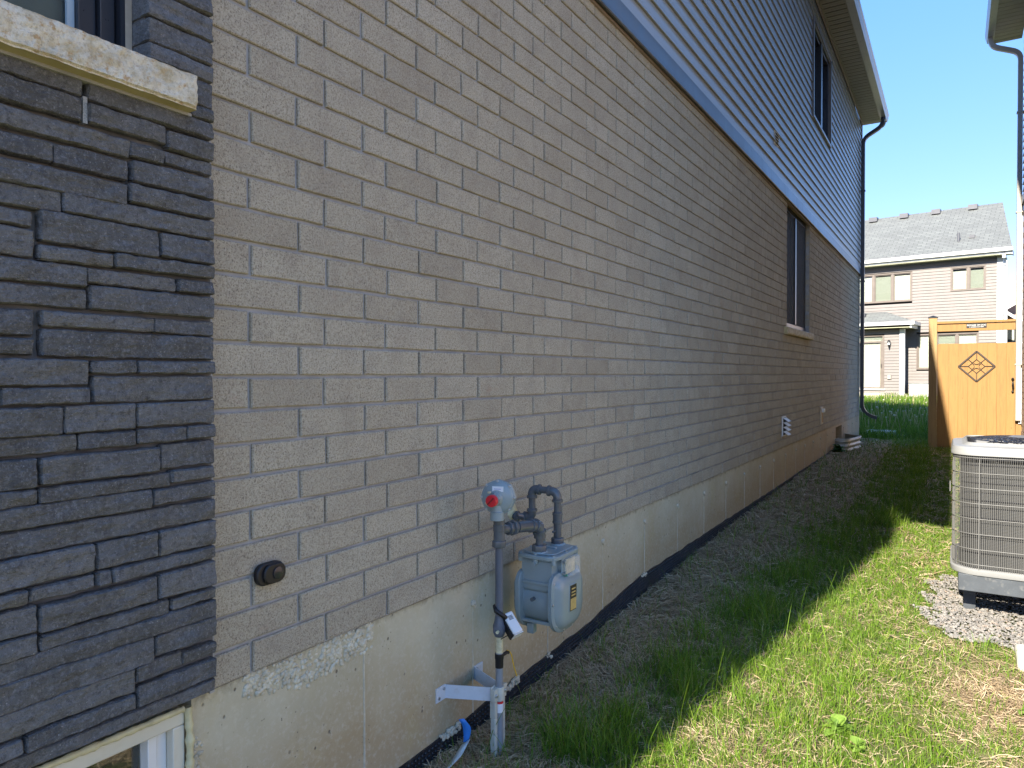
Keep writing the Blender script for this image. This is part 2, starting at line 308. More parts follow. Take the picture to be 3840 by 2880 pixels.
# ---------------------------------------------------------------- mesh builder
class MB:
    def __init__(s): s.v = []; s.f = []; s.r = []; s.cur = .5; s.mi = []; s.m = 0
    def add(s, vs, fs):
        k = len(s.v); s.v += [tuple(p) for p in vs]; s.f += [tuple(i+k for i in f) for f in fs]; s.r += [s.cur]*len(vs); s.mi += [s.m]*len(fs); return s
    def box(s, x0, x1, y0, y1, z0, z1, mat=None):
        vs = [Vector((x, y, z)) for x in (x0, x1) for y in (y0, y1) for z in (z0, z1)]
        if mat is not None: vs = [mat @ p for p in vs]
        return s.add(vs, [(0,1,3,2), (4,6,7,5), (0,4,5,1), (2,3,7,6), (0,2,6,4), (1,5,7,3)])
    def prism(s, pts, d0, d1, fr):
        """pts 2D (a,b) extruded along c; fr = (origin, A, B, C)"""
        O, A, B, Cx = [Vector(q) for q in fr]; n = len(pts)
        vs = [O + A*a + B*b_ + Cx*d for d in (d0, d1) for a, b_ in pts]
        fs = [tuple(reversed(range(n))), tuple(range(n, 2*n))] + [(i, (i+1) % n, n+(i+1) % n, n+i) for i in range(n)]
        return s.add(vs, fs)
    def lathe(s, prof, O, axis, n=20, ref=(0, 0, 1), sx=1.0):
        """prof list of (r, h) along axis"""
        O = Vector(O); a = Vector(axis).normalized(); rf = Vector(ref)
        if abs(a.dot(rf)) > .95: rf = Vector((0, 1, 0))
        u = a.cross(rf).normalized(); w = u.cross(a)
        vs = []
        for r, h in prof:
            for i in range(n):
                t = 2*PI*i/n; vs.append(O + a*h + (u*math.cos(t)*sx + w*math.sin(t))*r)
        fs = [tuple(range(n)), tuple(reversed(range(n*(len(prof)-1), n*len(prof))))]
        for j in range(len(prof)-1):
            fs += [(j*n+(i+1) % n, j*n+i, (j+1)*n+i, (j+1)*n+(i+1) % n) for i in range(n)]
        return s.add(vs, fs)
    def tube(s, path, r, n=10, ry=None, up=None, caps=True):
        P = [Vector(p) for p in path]; k = len(P); vs = []
        rr = r if isinstance(r, (list, tuple)) else [r]*k
        prev = None
        for i in range(k):
            t = (P[min(i+1, k-1)] - P[max(i-1, 0)]).normalized()
            if prev is None:
                rf = Vector(up) if up else (Vector((0, 0, 1)) if abs(t.z) < .9 else Vector((0, 1, 0)))
                u = t.cross(rf).normalized()
            else: u = (prev - t*prev.dot(t)).normalized()
            prev = u; w = u.cross(t)
            for j in range(n):
                a = 2*PI*(j+.5)/n
                if n == 4: q = u*math.copysign(rr[i], math.cos(a)) + w*math.copysign(ry or rr[i], math.sin(a))
                else: q = u*math.cos(a)*rr[i] + w*math.sin(a)*(ry if ry else rr[i])
                vs.append(P[i] + q)
        fs = []
        for i in range(k-1): fs += [(i*n+j, (i+1)*n+j, (i+1)*n+(j+1) % n, i*n+(j+1) % n) for j in range(n)]
        if caps: fs += [tuple(range(n)), tuple(reversed(range(n*(k-1), n*k)))]
        return s.add(vs, fs)
    def build(s, name, mat, parent=None, smooth=None, bevel=0, kind=None, segs=2, origin=None):
        me = bpy.data.meshes.new(name)
        O = Vector(origin) if origin is not None else Vector((0, 0, 0))
        vs = [(p[0]-O.x, p[1]-O.y, p[2]-O.z) for p in s.v] if origin is not None else s.v
        me.from_pydata(vs, [], s.f)
        mats = mat if isinstance(mat, (list, tuple)) else [mat]
        for q in mats: me.materials.append(q)
        if len(mats) > 1: me.polygons.foreach_set('material_index', s.mi)
        a = me.attributes.new('rnd', 'FLOAT', 'POINT'); a.data.foreach_set('value', s.r)
        if smooth is not None:
            me.polygons.foreach_set('use_smooth', [True]*len(me.polygons)); me.set_sharp_from_angle(angle=R(smooth))
        me.update()
        o = bpy.data.objects.new(name, me); COL.objects.link(o); o.location = O
        if parent is not None:
            o.parent = parent; pl = world_loc(parent); o.location = O - pl
        if bevel:
            md = o.modifiers.new('bevel', 'BEVEL'); md.width = bevel; md.segments = segs; md.limit_method = 'ANGLE'
            me.polygons.foreach_set('use_smooth', [True]*len(me.polygons)); me.set_sharp_from_angle(angle=R(50)) if smooth is None else None
            md.harden_normals = False
        if kind: o['kind'] = kind
        return o
def world_loc(o):
    p = Vector((0, 0, 0))
    while o is not None: p = p + Vector(o.location); o = o.parent
    return p
def fix(o):
    return o
def tag(o, label=None, cat=None, group=None, kind=None):
    if label: o['label'] = label
    if cat: o['category'] = cat
    if group: o['group'] = group
    if kind: o['kind'] = kind
    return o
def thing(name, loc, label, cat, group=None):
    o = bpy.data.objects.new(name, None); COL.objects.link(o); o.location = loc; o.empty_display_size = .1
    return tag(o, label, cat, group)
def arc(c, u, w, r, a0, a1, n=6):
    c = Vector(c); u = Vector(u); w = Vector(w)
    return [c + u*math.cos(a0+(a1-a0)*i/n)*r + w*math.sin(a0+(a1-a0)*i/n)*r for i in range(n+1)]
def elbow_path(pts, r, n=5):
    """polyline with rounded corners of radius r"""
    P = [Vector(p) for p in pts]; out = [P[0]]
    for i in range(1, len(P)-1):
        a = (P[i-1]-P[i]).normalized(); b_ = (P[i+1]-P[i]).normalized()
        s0, s1 = P[i]+a*r, P[i]+b_*r
        for k in range(n+1):
            t = k/n; out.append(s0*(1-t)**2 + P[i]*2*t*(1-t) + s1*t*t)
    out.append(P[-1]); return out

# ---------------------------------------------------------------- ground
BY = [-50, 0, 2.6, 3.2, 4, 6, 11, 15.8, 20, 25, 30, 60, 400]
BZ = [-.60, -.60, -.595, -.56, -.53, -.47, -.40, -.48, -.44, -.34, -.20, -.1, 0]
def ss(a, b, x): t = np.clip((x-a)/(b-a), 0, 1); return t*t*(3-2*t)
_ph = rng.uniform(0, 6.28, (14, 2)); _fr = rng.uniform(1.2, 9, (14, 2))*rng.choice([-1, 1], (14, 2))
def wob(x, y):
    s = 0
    for (p, q), (f, g) in zip(_ph, _fr): s = s + np.sin(x*f+p)*np.cos(y*g+q)/(abs(f)+abs(g))
    return s
def gz(x, y):
    x = np.asarray(x, float); y = np.asarray(y, float)
    b_ = np.interp(y, BY, BZ)
    side = np.interp(y, [0, 3, 6, 9, 14, 17, 25], [-.62, -.625, -.625, -.60, -.455, -.46, -.34])
    side = np.where(y > 25, b_, side)
    k = ss(.1, 1.0, x)
    mound = .05*np.exp(-((x-.55)/.35)**2)*ss(7.5, 9.5, y)*(1-ss(13, 15.5, y))
    near = (1-ss(14, 30, y))
    return b_*(1-k) + side*k + mound + wob(x, y)*.018*near*ss(-.1, .5, x) + np.sin(x*23+y*7)*np.cos(y*19-x*5)*.004
def grn(x, y):
    n1 = wob(x*1.7+3, y*1.7+1)
    a = np.interp(y, [0, 3, 7.5, 8.5, 13, 15.2, 16], [.22, .36, .56, .88, .96, .5, -1])
    g = ss(a-.22, a+.26, x + n1*.16)
    g = g*(.62 + .38*ss(-.25, .25, wob(x*3+1, y*3+8))); g = np.where(x > .70, np.maximum(g, .58+.35*ss(-.25, .15, wob(x*2.2+7, y*2.4))), g)
    tuft = np.exp(-((x-np.interp(y, [2.3, 3.3, 4.2, 5.5, 7], [.45, .58, .64, .78, .95]))/.14)**2)*ss(-.02, .28, wob(x*2.3+4, y*2.6+1)+.5*wob(x*9, y*9)); g = np.clip(g+.6*tuft*(y < 9), 0, 1)
    g = np.maximum(g, (.07 + .12*ss(.2, .5, x)) + .15*ss(.0, .3, wob(x*3.3+5, y*2.1+2)))
    bare = np.exp(-(((x-1.78)/.28)**2 + ((y-3.75)/.42)**2)); g = g*(1-.85*np.clip(bare*1.3, 0, 1))
    bare2 = np.exp(-(((x-.95)/.25)**2 + ((y-2.7)/.3)**2)); g = g*(1-.45*bare2)
    g = np.where(y > 15.5, np.maximum(g, .9), g)
    return g
def pad(x, y):
    """gravel pad mask"""
    d = np.maximum(np.abs(x-2.10)-.40, 0)**2*1.0 + np.maximum(np.abs(y-5.12)-.45, 0)**2
    return np.sqrt(d) < .24 + .05*np.sin(x*31+y*17) + .03*np.sin(y*41)
def lin(a, b_, n): return list(np.linspace(a, b_, n, endpoint=False))
gx = np.array([-300, -120, -50, -20, -8, -3] + lin(-1, 3.2, 95) + [3.2, 4.5, 7, 12, 25, 60, 150, 300])
gy = np.array([-300, -100, -30, -10, -4] + lin(-2, 8, 200) + lin(8, 18, 110) + lin(18, 34, 60) + [34, 38, 45, 60, 90, 150, 300, 600])
GX, GY = np.meshgrid(gx, gy); GZ = gz(GX, GY)
nx, ny = len(gx), len(gy)
me = bpy.data.meshes.new('ground')
vs = np.stack([GX, GY, GZ], -1).reshape(-1, 3)
fs = [(j*nx+i, j*nx+i+1, (j+1)*nx+i+1, (j+1)*nx+i) for j in range(ny-1) for i in range(nx-1)]
me.from_pydata(vs.tolist(), [], fs); me.materials.append(M['ground'])
gv = grn(GX, GY).reshape(-1); gv = np.where((GX.reshape(-1) < -.5) | (GX.reshape(-1) > 3.2) | (GY.reshape(-1) < -2), np.where(GY.reshape(-1) > 12, .85, .30), gv)
a = me.attributes.new('green', 'FLOAT', 'POINT'); a.data.foreach_set('value', (np.clip(gv*1.05-.12, 0, .92)).astype(np.float32))
me.polygons.foreach_set('use_smooth', [True]*len(me.polygons))
go = bpy.data.objects.new('ground', me); COL.objects.link(go); tag(go, kind='structure')

# ---------------------------------------------------------------- our house
YF, YE = -3.1, 15.50  # front end out of view, extended to set the cast shadow edge
house = thing('house', (0, 0, 0), 'near house on the left, pale brick below grey siding with charcoal stone at its front', 'house')
LB, HB = .267, .089
WY0, WY1, WZ0 = 8.34, 9.80, 12*0 + 1.335
W = MB()
W.box(-.088, -.0095, 1.06, WY0, 0, 2.759).box(-.088, -.0095, WY1, YE-.01, 0, 2.759).box(-.088, -.0095, WY0, WY1, 0, WZ0-.09)
W.build('mortar_backing', M['mortar'], house)
W = MB()
W.box(-9, -.089, YF, .44, -.03, 5.9).box(-9, -.089, 1.04, WY0, -.03, 5.9).box(-9, -.089, WY1, YE-.02, -.03, 5.9).box(-9, -.089, WY0, WY1, -.03, 1.3)
W.box(-9, -.089, WY0, WY1, 2.76, 5.9).box(-9, -.089, .44, 1.04, -.012, 1.5).box(-9, -.089, .44, 1.04, 2.9, 5.9)
W.build('wall_core', M['dark_room'], house)
def brick_shape(mb, y0, y1, z0, z1, x=0.0, depth=.086, rnd=None):
    jit = lambda s: random.uniform(-s, s)
    mb.cur = random.random() if rnd is None else rnd
    k = 3 if (y1-y0) > .18 else 2
    out = []
    dz = jit(.0012)
    for i in range(k+1): out.append((y0+(y1-y0)*i/k + (jit(.0008) if 0 < i < k else jit(.0012)), z0+dz+jit(.0011)))
    for i in range(k+1): out.append((y1-(y1-y0)*i/k + (jit(.0008) if 0 < i < k else jit(.0012)), z1+dz+jit(.0011)))
    n = len(out); cy, cz = (y0+y1)/2, (z0+z1)/2; xo = x + jit(.0016); tl = jit(.0012)
    vs = [(x-depth, a, b_) for a, b_ in out] + [(xo-.003+tl*(a-cy)*6, a, b_) for a, b_ in out]
    for a, b_ in out:
        ia = a + math.copysign(min(.003, abs(a-cy)), cy-a); ib = b_ + math.copysign(.003, cz-b_)
        vs.append((xo+tl*(a-cy)*6, ia, ib))
    f = []
    for i in range(n):
        j = (i+1) % n
        f += [(i, j, n+j, n+i), (n+i, n+j, 2*n+j, 2*n+i)]
    f.append(tuple(range(2*n, 3*n)))
    mb.add(vs, f)
rows = []
G = .0052
for r in range(31):
    z0, z1 = r*HB+G*.9, (r+1)*HB-G*.9
    j0 = 1.234 if r % 2 == 0 else 1.397
    js = [1.100, j0] if True else []
    y = j0 + random.uniform(-.004, .004)
    edges = [1.100, y]
    while y < YE-.12:
        y += LB; edges.append(y + random.uniform(-.005, .005))
    edges[-1] = YE
    for a, b_ in zip(edges[:-1], edges[1:]):
        ya, yb = a+(G if a > 1.11 else 0), b_-(G if b_ < YE-.01 else 0)
        if z1 > WZ0+.01 and yb > WY0 and ya < WY1:
            segs = []
            if ya < WY0-.03: segs.append((ya, WY0))
            if yb > WY1+.03: segs.append((WY1, yb))
        else: segs = [(ya, yb)]
        for s in segs: rows.append((s[0], s[1], z0, z1))
def apparent(b_):
    p = Vector((0, (b_[0]+b_[1])/2, (b_[2]+b_[3])/2)) - CAM; d = p.dot(fw)
    if d < .1: return 0
    sx, sy = p.dot(rt)/d*FPX, p.dot(up)/d*FPX
    vis = 1.0 if abs(sx) < 1980 and abs(sy) < 1500 else .01
    return vis*(b_[1]-b_[0])*(b_[3]-b_[2])*abs(p.x)/p.length/d/d
rows.sort(key=apparent, reverse=True)
for q in rows[:300]:
    mb = MB(); brick_shape(mb, *q); mb.build('brick', M['brick'], house, origin=(0, q[0], q[2]))
mb = MB()
for q in rows[300:]: brick_shape(mb, *q)
mb.build('brick_courses', M['brick'], house, kind='stuff')

# charcoal stone veneer
MB().box(-.02, .008, 1.0992, 1.112, .0, 2.72).build('joint_mortar', M['mortar'], house)
ST = [(0.931,1.095,1.688,1.738),(0.931,1.095,1.624,1.681),(0.931,1.095,1.566,1.618),(0.931,1.095,1.524,1.56),(1.034,1.095,1.459,1.519),(1.034,1.095,1.426,1.456),(0.798,1.095,1.386,1.423),(0.44,0.786,1.39,1.423),(0.44,0.785,1.337,1.385),(0.798,0.971,1.34,1.381),(0.974,1.095,1.332,1.373),(0.969,1.095,1.297,1.327),(0.44,0.887,1.288,1.326),(0.889,0.965,1.292,1.324),(0.894,1.095,1.238,1.286),(0.729,0.882,1.237,1.278),(0.44,0.727,1.237,1.275),(0.885,1.095,1.19,1.231),(0.44,0.878,1.18,1.224),(0.746,1.095,1.141,1.182),(0.44,0.742,1.137,1.177),(0.704,0.949,1.075,1.136),(0.956,1.095,1.079,1.132),(0.44,0.688,1.1,1.129),(0.44,0.691,1.04,1.094),(0.851,1.095,1.042,1.071),(0.7,0.845,1.039,1.066),(0.44,0.791,0.992,1.034),(0.793,0.994,1.001,1.032),(1.0,1.095,1.003,1.031),(0.798,1.095,0.946,0.995),(0.44,0.791,0.946,0.984),(0.44,0.689,0.884,0.935),(0.705,0.941,0.904,0.935),(0.942,1.095,0.902,0.934),(0.704,1.095,0.844,0.897),(0.44,0.689,0.846,0.876),(0.44,0.793,0.784,0.837),(0.8,0.897,0.809,0.836),(0.901,1.095,0.809,0.836),(0.804,1.095,0.746,0.801),(0.44,0.626,0.75,0.779),(0.63,0.794,0.747,0.778),(0.44,0.741,0.684,0.74),(0.745,0.894,0.685,0.74),(0.899,1.095,0.688,0.74),(0.899,1.016,0.649,0.681),(1.019,1.095,0.651,0.681),(0.44,0.768,0.647,0.68),(0.773,0.893,0.649,0.679),(0.954,1.095,0.588,0.643),(0.44,0.692,0.582,0.639),(0.699,0.949,0.584,0.638),(0.979,1.095,0.553,0.58),(0.44,0.692,0.546,0.577),(0.697,0.976,0.546,0.577),(0.44,0.929,0.502,0.545),(0.933,1.095,0.506,0.541),(0.44,1.095,0.449,0.496),(0.44,0.802,0.387,0.443),(0.809,0.942,0.388,0.443),(0.948,1.095,0.387,0.443),(0.808,0.836,0.353,0.381),(0.84,1.095,0.352,0.381),(0.44,0.672,0.353,0.379),(0.677,0.801,0.353,0.378),(0.44,0.689,0.293,0.344),(0.947,1.095,0.287,0.342),(0.695,0.942,0.286,0.339),(0.44,0.688,0.248,0.287),(0.695,0.97,0.249,0.279),(0.977,1.095,0.253,0.276),(0.44,1.095,0.206,0.246),(0.44,0.933,0.147,0.205),(0.937,1.095,0.157,0.204),(0.892,1.004,0.113,0.147),(0.44,0.886,0.097,0.146),(1.005,1.095,0.113,0.142),(0.895,1.095,0.054,0.101),(0.669,0.888,0.056,0.087),(0.44,0.662,0.056,0.085),(0.44,1.095,0.021,0.049),
      (0.931,1.095,1.745,1.80),(0.931,1.095,1.806,1.835)]
W = MB(); W.box(-.088, .020, YF, 1.099, .012, 1.424).box(-.088, .020, .934, 1.099, 1.424, 2.72).box(-.088, .020, YF, -.3, 1.424, 2.72)
W.build('stone_mortar', M['mortar_dark'], house)
def stone_block(y0, y1, z0, z1):
    mb = MB(); mb.cur = random.random()
    # uneven heights: keep outline, shift depth of each block a little
    xf = .045 + random.choice([-.004, -.002, 0, .001, .002]) + random.uniform(-.0015, .0015)
    L_, H_ = y1-y0, z1-z0
    nyy = max(6, int(L_/.010)); nzz = max(5, int(H_/.0065)); off = random.uniform(0, 90)
    g = {}
    tb = [random.uniform(-.0012, .0012) for _ in range(4)]
    for i in range(nyy+1):
        for j in range(nzz+1):
            u, v = i/nyy, j/nzz; y = y0+L_*u; z = z0+H_*v
            e = min(u*L_, (1-u)*L_, v*H_, (1-v)*H_)
            w1 = noise.noise(Vector((off, y*45, v*2)))*.0022
            if j in (0, nzz) or i in (0, nyy): x = xf-.012
            elif j in (1, nzz-1) or i in (1, nyy-1): x = xf-.0022
            else: x = xf
            big = noise.noise(Vector((y*16+off, z*26, off)))*.0046 + noise.noise(Vector((y*60, z*70, off)))*.0018
            x += big*(1 if e > .003 else .5)
            if j == 1: z = z0+.0032
            if j == nzz-1: z = z1-.0032
            if i == 1: y = y0+.0032
            if i == nyy-1: y = y1-.0032
            # rounded corners
            cu = min(u*L_, (1-u)*L_); cv = min(v*H_, (1-v)*H_)
            if i in (0, nyy) and j in (0, nzz): y += .004*(1 if i == 0 else -1); z += .004*(1 if j == 0 else -1)
            z += w1*(1 if j > nzz/2 else -1)*.9 + (tb[0]*(1-u)+tb[1]*u if j > nzz/2 else tb[2]*(1-u)+tb[3]*u)
            y += noise.noise(Vector((off+7, z*60, u*2)))*.0018*(abs(u-.5)*2)**2
            g[i, j] = len(mb.v) + len(g)
    pts = []
    g2 = {}
    for i in range(nyy+1):
        for j in range(nzz+1): g2[i, j] = len(pts); pts.append(None)
    # second pass to store coordinates
    k = 0
    random.seed(int(off*1000))
    for i in range(nyy+1):
        for j in range(nzz+1):
            u, v = i/nyy, j/nzz; y = y0+L_*u; z = z0+H_*v
            e = min(u*L_, (1-u)*L_, v*H_, (1-v)*H_)
            w1 = noise.noise(Vector((off, y*45, (1 if v > .5 else 0)*3)))*.0024
            if j in (0, nzz) or i in (0, nyy): x = xf-.0065
            elif j in (1, nzz-1) or i in (1, nyy-1): x = xf-.0012
            else: x = xf
            nv = noise.noise(Vector((y*13+off, z*22, off))); x += nv*.0070 - abs(noise.noise(Vector((y*22+z*30, z*40-y*9, off+3))))*.0060 + .002 + noise.noise(Vector((y*75, z*90, off)))*.0020
            if j == 1: z = z0+.003
            if j == nzz-1: z = z1-.003
            if i == 1: y = y0+.003
            if i == nyy-1: y = y1-.003
            if i in (0, nyy) and j in (0, nzz): y += .0035*(1 if i == 0 else -1); z += .0035*(1 if j == 0 else -1)
            z += w1 + (tb[0]*(1-u)+tb[1]*u if v > .5 else tb[2]*(1-u)+tb[3]*u)
            y += noise.noise(Vector((off+7, z*60, (1 if u > .5 else 0)*2)))*.0020*(abs(u-.5)*2)**2
            pts[g2[i, j]] = (x, y, z)
    fs = [(g2[i, j], g2[i+1, j], g2[i+1, j+1], g2[i, j+1]) for i in range(nyy) for j in range(nzz)]
    # sides back into the wall
    ring = [(i, 0) for i in range(nyy+1)] + [(nyy, j) for j in range(1, nzz+1)] + [(i, nzz) for i in range(nyy-1, -1, -1)] + [(0, j) for j in range(nzz-1, 0, -1)]
    b0 = len(pts)
    for q in ring: p = pts[g2[q]]; pts.append((.012, p[1], p[2]))
    nr = len(ring)
    for k in range(nr): fs.append((g2[ring[k]], b0+k, b0+(k+1) % nr, g2[ring[(k+1) % nr]]))
    m2 = MB(); m2.cur = mb.cur; m2.add(pts, fs)
    o = m2.build('stone', M['stone'], house, smooth=38, origin=(0.02, y0, z0))
    return o
LEFT = [s for s in ST if s[0] == .44]; ends_ = {s[2]: .44-random.uniform(0, .22) for s in LEFT}
ST = [((ends_[s[2]],)+s[1:] if s[0] == .44 else s) for s in ST]
state = random.getstate()
for s in ST:
    random.setstate(state); random.random(); state = random.getstate()
    stone_block(s[0]-.0012, s[1]+(.0012 if s[1] < 1.09 else 0), s[2]-.0012, s[3]+.0012)
random.seed(21)
# stone returns into the front window opening (jamb, facing the window)
for z0, z1 in [(1.426, 1.458), (1.462, 1.519), (1.524, 1.56), (1.566, 1.618), (1.624, 1.681), (1.688, 1.738), (1.745, 1.80)]:
    mb = MB(); mb.cur = random.uniform(.6, 1); mb.box(-.024, .036, .9305, .94, z0, z1-.001); mb.build('stone_return', M['stone'], house, bevel=.002)
# stones beyond the frame, joined
mb = MB()
for q in LEFT:
    y = ends_[q[2]]-.006
    while y > YF+.05:
        y0 = max(y-random.choice([.12, .18, .26, .36]), YF+.002); mb.cur = random.random(); mb.box(.01, .043+random.uniform(-.003, .003), y0, y, q[2], q[3]); y = y0-.006
z = 1.43
while z < 2.70:
    h_ = random.choice([.03, .035, .055]); y = YF+.002
    while y < -.32:
        y2 = min(y+random.choice([.1, .16, .25, .36]), -.302); mb.cur = random.random(); mb.box(.01, .043+random.uniform(-.004, .004), y, y2-.006, z, z+h_-.006); y = y2
    z += h_
z = 1.842
while z < 2.70:
    h_ = random.choice([.04, .055, .06]); mb.cur = random.random(); mb.box(.01, .043+random.uniform(-.004, .004), .931, 1.095, z, z+h_-.006); z += h_
mb.build('stone_courses', M['stone'], house, kind='stuff')
# weep vent mesh under the sill
mb = MB(); mb.box(.018, .040, .788, .797, 1.336, 1.392); mb.build('weep_vent', simple('weep_mesh', (.30, .31, .30), .7, var=.4, vscale=300), house)

# ---- front window (upper left)
fwin = MB().box(-.10, -.024, .905, .929, 1.50, 2.72).box(-.10, -.05, .90, .905, 1.50, 2.72).build('window', M['frame_black'], house, origin=(-.05, .93, 1.5))
tag(fwin, 'black framed front window above the rough limestone sill')
MB().box(-.075, -.040, .868, .9, 1.50, 2.72).box(-.085, -.055, .828, .866, 1.50, 2.72).box(-.085, -.06, .45, .866, 1.49, 1.515).build('frame', M['frame_black'], fwin, bevel=.002)
MB().box(-.084, -.079, .45, .83, 1.50, 2.72).build('pane', M['glass'], fwin)
MB().box(-.079, -.070, .812, .827, 1.50, 2.72).build('pale_strip', simple('pale_strip_blue', (.40, .50, .55), .3), fwin)  # pale strip along the edge of the pane
MB().box(-.12, -.10, .30, .90, 1.42, 2.72).build('blind', simple('teal_shade', (.17, .24, .26), .7), fwin)
MB().box(-.045, -.023, .915, .9302, 1.50, 2.72).build('caulk', M['caulk'], fwin)
# limestone sill under it
def rough_sill(parent, x0, x1, y0, y1, z0, z1, amp, steps=(90, 12)):
    mb = MB(); nyy, nzz = steps; pts = []
    for i in range(nyy+1):
        for j in range(nzz+1):
            u, v = i/nyy, j/nzz; y = y0+(y1-y0)*u; z = z0+(z1-z0)*v
            e = min((1-u)*(y1-y0), v*(z1-z0), (1-v)*(z1-z0), u*(y1-y0))
            x = x1 + (noise.noise(Vector((y*26, z*30, 3)))*1.0 + noise.noise(Vector((y*80, z*80, 9)))*.6)*amp - (amp*1.2 if e < .004 else 0)
            pts.append((x, y+(noise.noise(Vector((z*70, 1, 5)))*.003 if i == nyy else 0), z + (noise.noise(Vector((y*40, 5, 1)))*.0012 if j in (0, nzz) else 0)))
    fs = [(i*(nzz+1)+j, (i+1)*(nzz+1)+j, (i+1)*(nzz+1)+j+1, i*(nzz+1)+j+1) for i in range(nyy) for j in range(nzz)]
    mb.add(pts, fs); mb.m = 1
    b0 = len(pts); back = [(x0, p[1], p[2]) for p in pts]
    k = len(pts)
    ring = [i*(nzz+1) for i in range(nyy+1)] + [nyy*(nzz+1)+j for j in range(1, nzz+1)] + [i*(nzz+1)+nzz for i in range(nyy-1, -1, -1)] + [j for j in range(nzz-1, 0, -1)]
    mb.v += [(x0, pts[q][1], pts[q][2]) for q in ring]; mb.r += [.5]*len(ring); n = len(ring)
    for q in range(n):
        mb.f.append((ring[q], k+q, k+(q+1) % n, ring[(q+1) % n])); mb.mi.append(1)
    return mb.build('sill', [M['lime'], M['lime_sawn']], parent, smooth=45)
rough_sill(fwin, -.06, .092, .30, 1.022, 1.427, 1.506, .0052, (190, 24))
MB().box(.0, .052, .30, 1.03, 1.4205, 1.4275).build('mortar_bed', M['mortar'], fwin)

# ---- basement window (bottom left), concrete and everything low
bw = MB().box(-.115, -.10, .30, 1.037, -.62, -.02).build('basement_window', M['dark_room'], house)
tag(bw, 'cream framed basement window at the lower left corner')
f_ = MB().box(-.06, -.004, .30, 1.037, -.053, -.014).box(-.06, -.004, 1.006, 1.037, -.62, -.0535).build('frame', M['vinyl_cream'], bw, bevel=.003)
MB().box(-.068, -.03, .978, 1.005, -.62, -.0545).box(-.066, -.024, .955, .9775, -.62, -.0545).box(-.068, -.035, .30, .9545, -.068, -.0545).build('sash', M['white'], bw, bevel=.002)
MB().box(-.060, -.056, .30, .955, -.62, -.068).build('pane', M['glass'], bw)
def blobline(pts, r, jit, n=7):
    mb = MB()
    path = []
    for i in range(len(pts)-1):
        a, b_ = Vector(pts[i]), Vector(pts[i+1]); k = max(2, int((b_-a).length/.008))
        for t in range(k): path.append(a+(b_-a)*t/k)
    path.append(Vector(pts[-1]))
    rr = [r*(1+jit*noise.noise(Vector((p.x*60, p.y*60+p.z*60, 2)))*1.6) for p in path]
    mb.tube(path, rr, n); return mb
blobline([(.0, .30, -.008), (.002, .6, -.007), (.001, 1.03, -.012)], .008, .5).build('sealant_bead', M['caulk_y'], bw, smooth=60)
blobline([(.0, 1.043, -.012), (.004, 1.046, -.1), (.0, 1.044, -.3), (.002, 1.05, -.6)], .010, .6).build('sealant_bead', M['caulk_y'], bw, smooth=60)
# foundation wall with opening for the far basement window
BWY0, BWY1, BWT, BWB = 12.30, 13.02, -.045, -.75
F = MB()
def grid_plane(mb, x, y0, y1, z0, z1, stepy, stepz, fn=None):
    ny_ = max(1, int((y1-y0)/stepy)); nz_ = max(1, int((z1-z0)/stepz)); pts = []
    for i in range(ny_+1):
        for j in range(nz_+1):
            y = y0+(y1-y0)*i/ny_; z = z0+(z1-z0)*j/nz_
            pts.append((x+(fn(y, z) if fn else 0), y, z))
    mb.add(pts, [(i*(nz_+1)+j, (i+1)*(nz_+1)+j, (i+1)*(nz_+1)+j+1, i*(nz_+1)+j+1) for i in range(ny_) for j in range(nz_)])
XC = -.012
def crel(y, z):
    return noise.noise(Vector((1, y*2.5, z*3)))*.0035 + noise.noise(Vector((4, y*11, z*13)))*.0012 + noise.noise(Vector((7, y*34, z*38)))*.0007
ZC = -.9
grid_plane(F, XC, 1.06, 5.0, ZC, -.002, .02, .02, crel)
grid_plane(F, XC, 5.0, BWY0, ZC, -.002, .08, .05, crel)
grid_plane(F, XC, BWY1, YE+.06, ZC, -.002, .2, .2)
grid_plane(F, XC, BWY0, BWY1, BWT, -.002, .2, .05); grid_plane(F, XC, BWY0, BWY1, ZC, BWB, .2, .05)
F.box(-.25, XC-.006, YF, .30, ZC, .008)
F.add([(XC, YE+.06, ZC), (-9, YE+.06, ZC), (-9, YE+.06, -.002), (XC, YE+.06, -.002)], [(0, 1, 2, 3)])
F.box(-.25, XC-.001, BWY0-.02, BWY0, BWB, BWT).box(-.25, XC-.001, BWY1, BWY1+.02, BWB, BWT).box(-.25, XC-.001, BWY0, BWY1, BWT, BWT+.02)
F.add([(XC, 1.06, ZC), (XC, 1.06, -.002), (-.12, 1.05, -.002), (-.12, 1.05, ZC)], [(0, 1, 2, 3)])
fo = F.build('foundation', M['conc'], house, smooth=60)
MB().box(-.25, -.24, BWY0-.02, BWY1+.02, BWB, BWT).build('window', M['dark_room'], house)
MB().box(-.16, -.13, BWY0, BWY1, BWB, BWB+.06).box(-.16, -.13, BWY0, BWY0+.05, BWB, BWT).box(-.16, -.13, BWY1-.05, BWY1, BWB, BWT).box(-.16, -.13, BWY0, BWY1, BWT-.05, BWT).build('window_frame', M['vinyl_cream'], house)
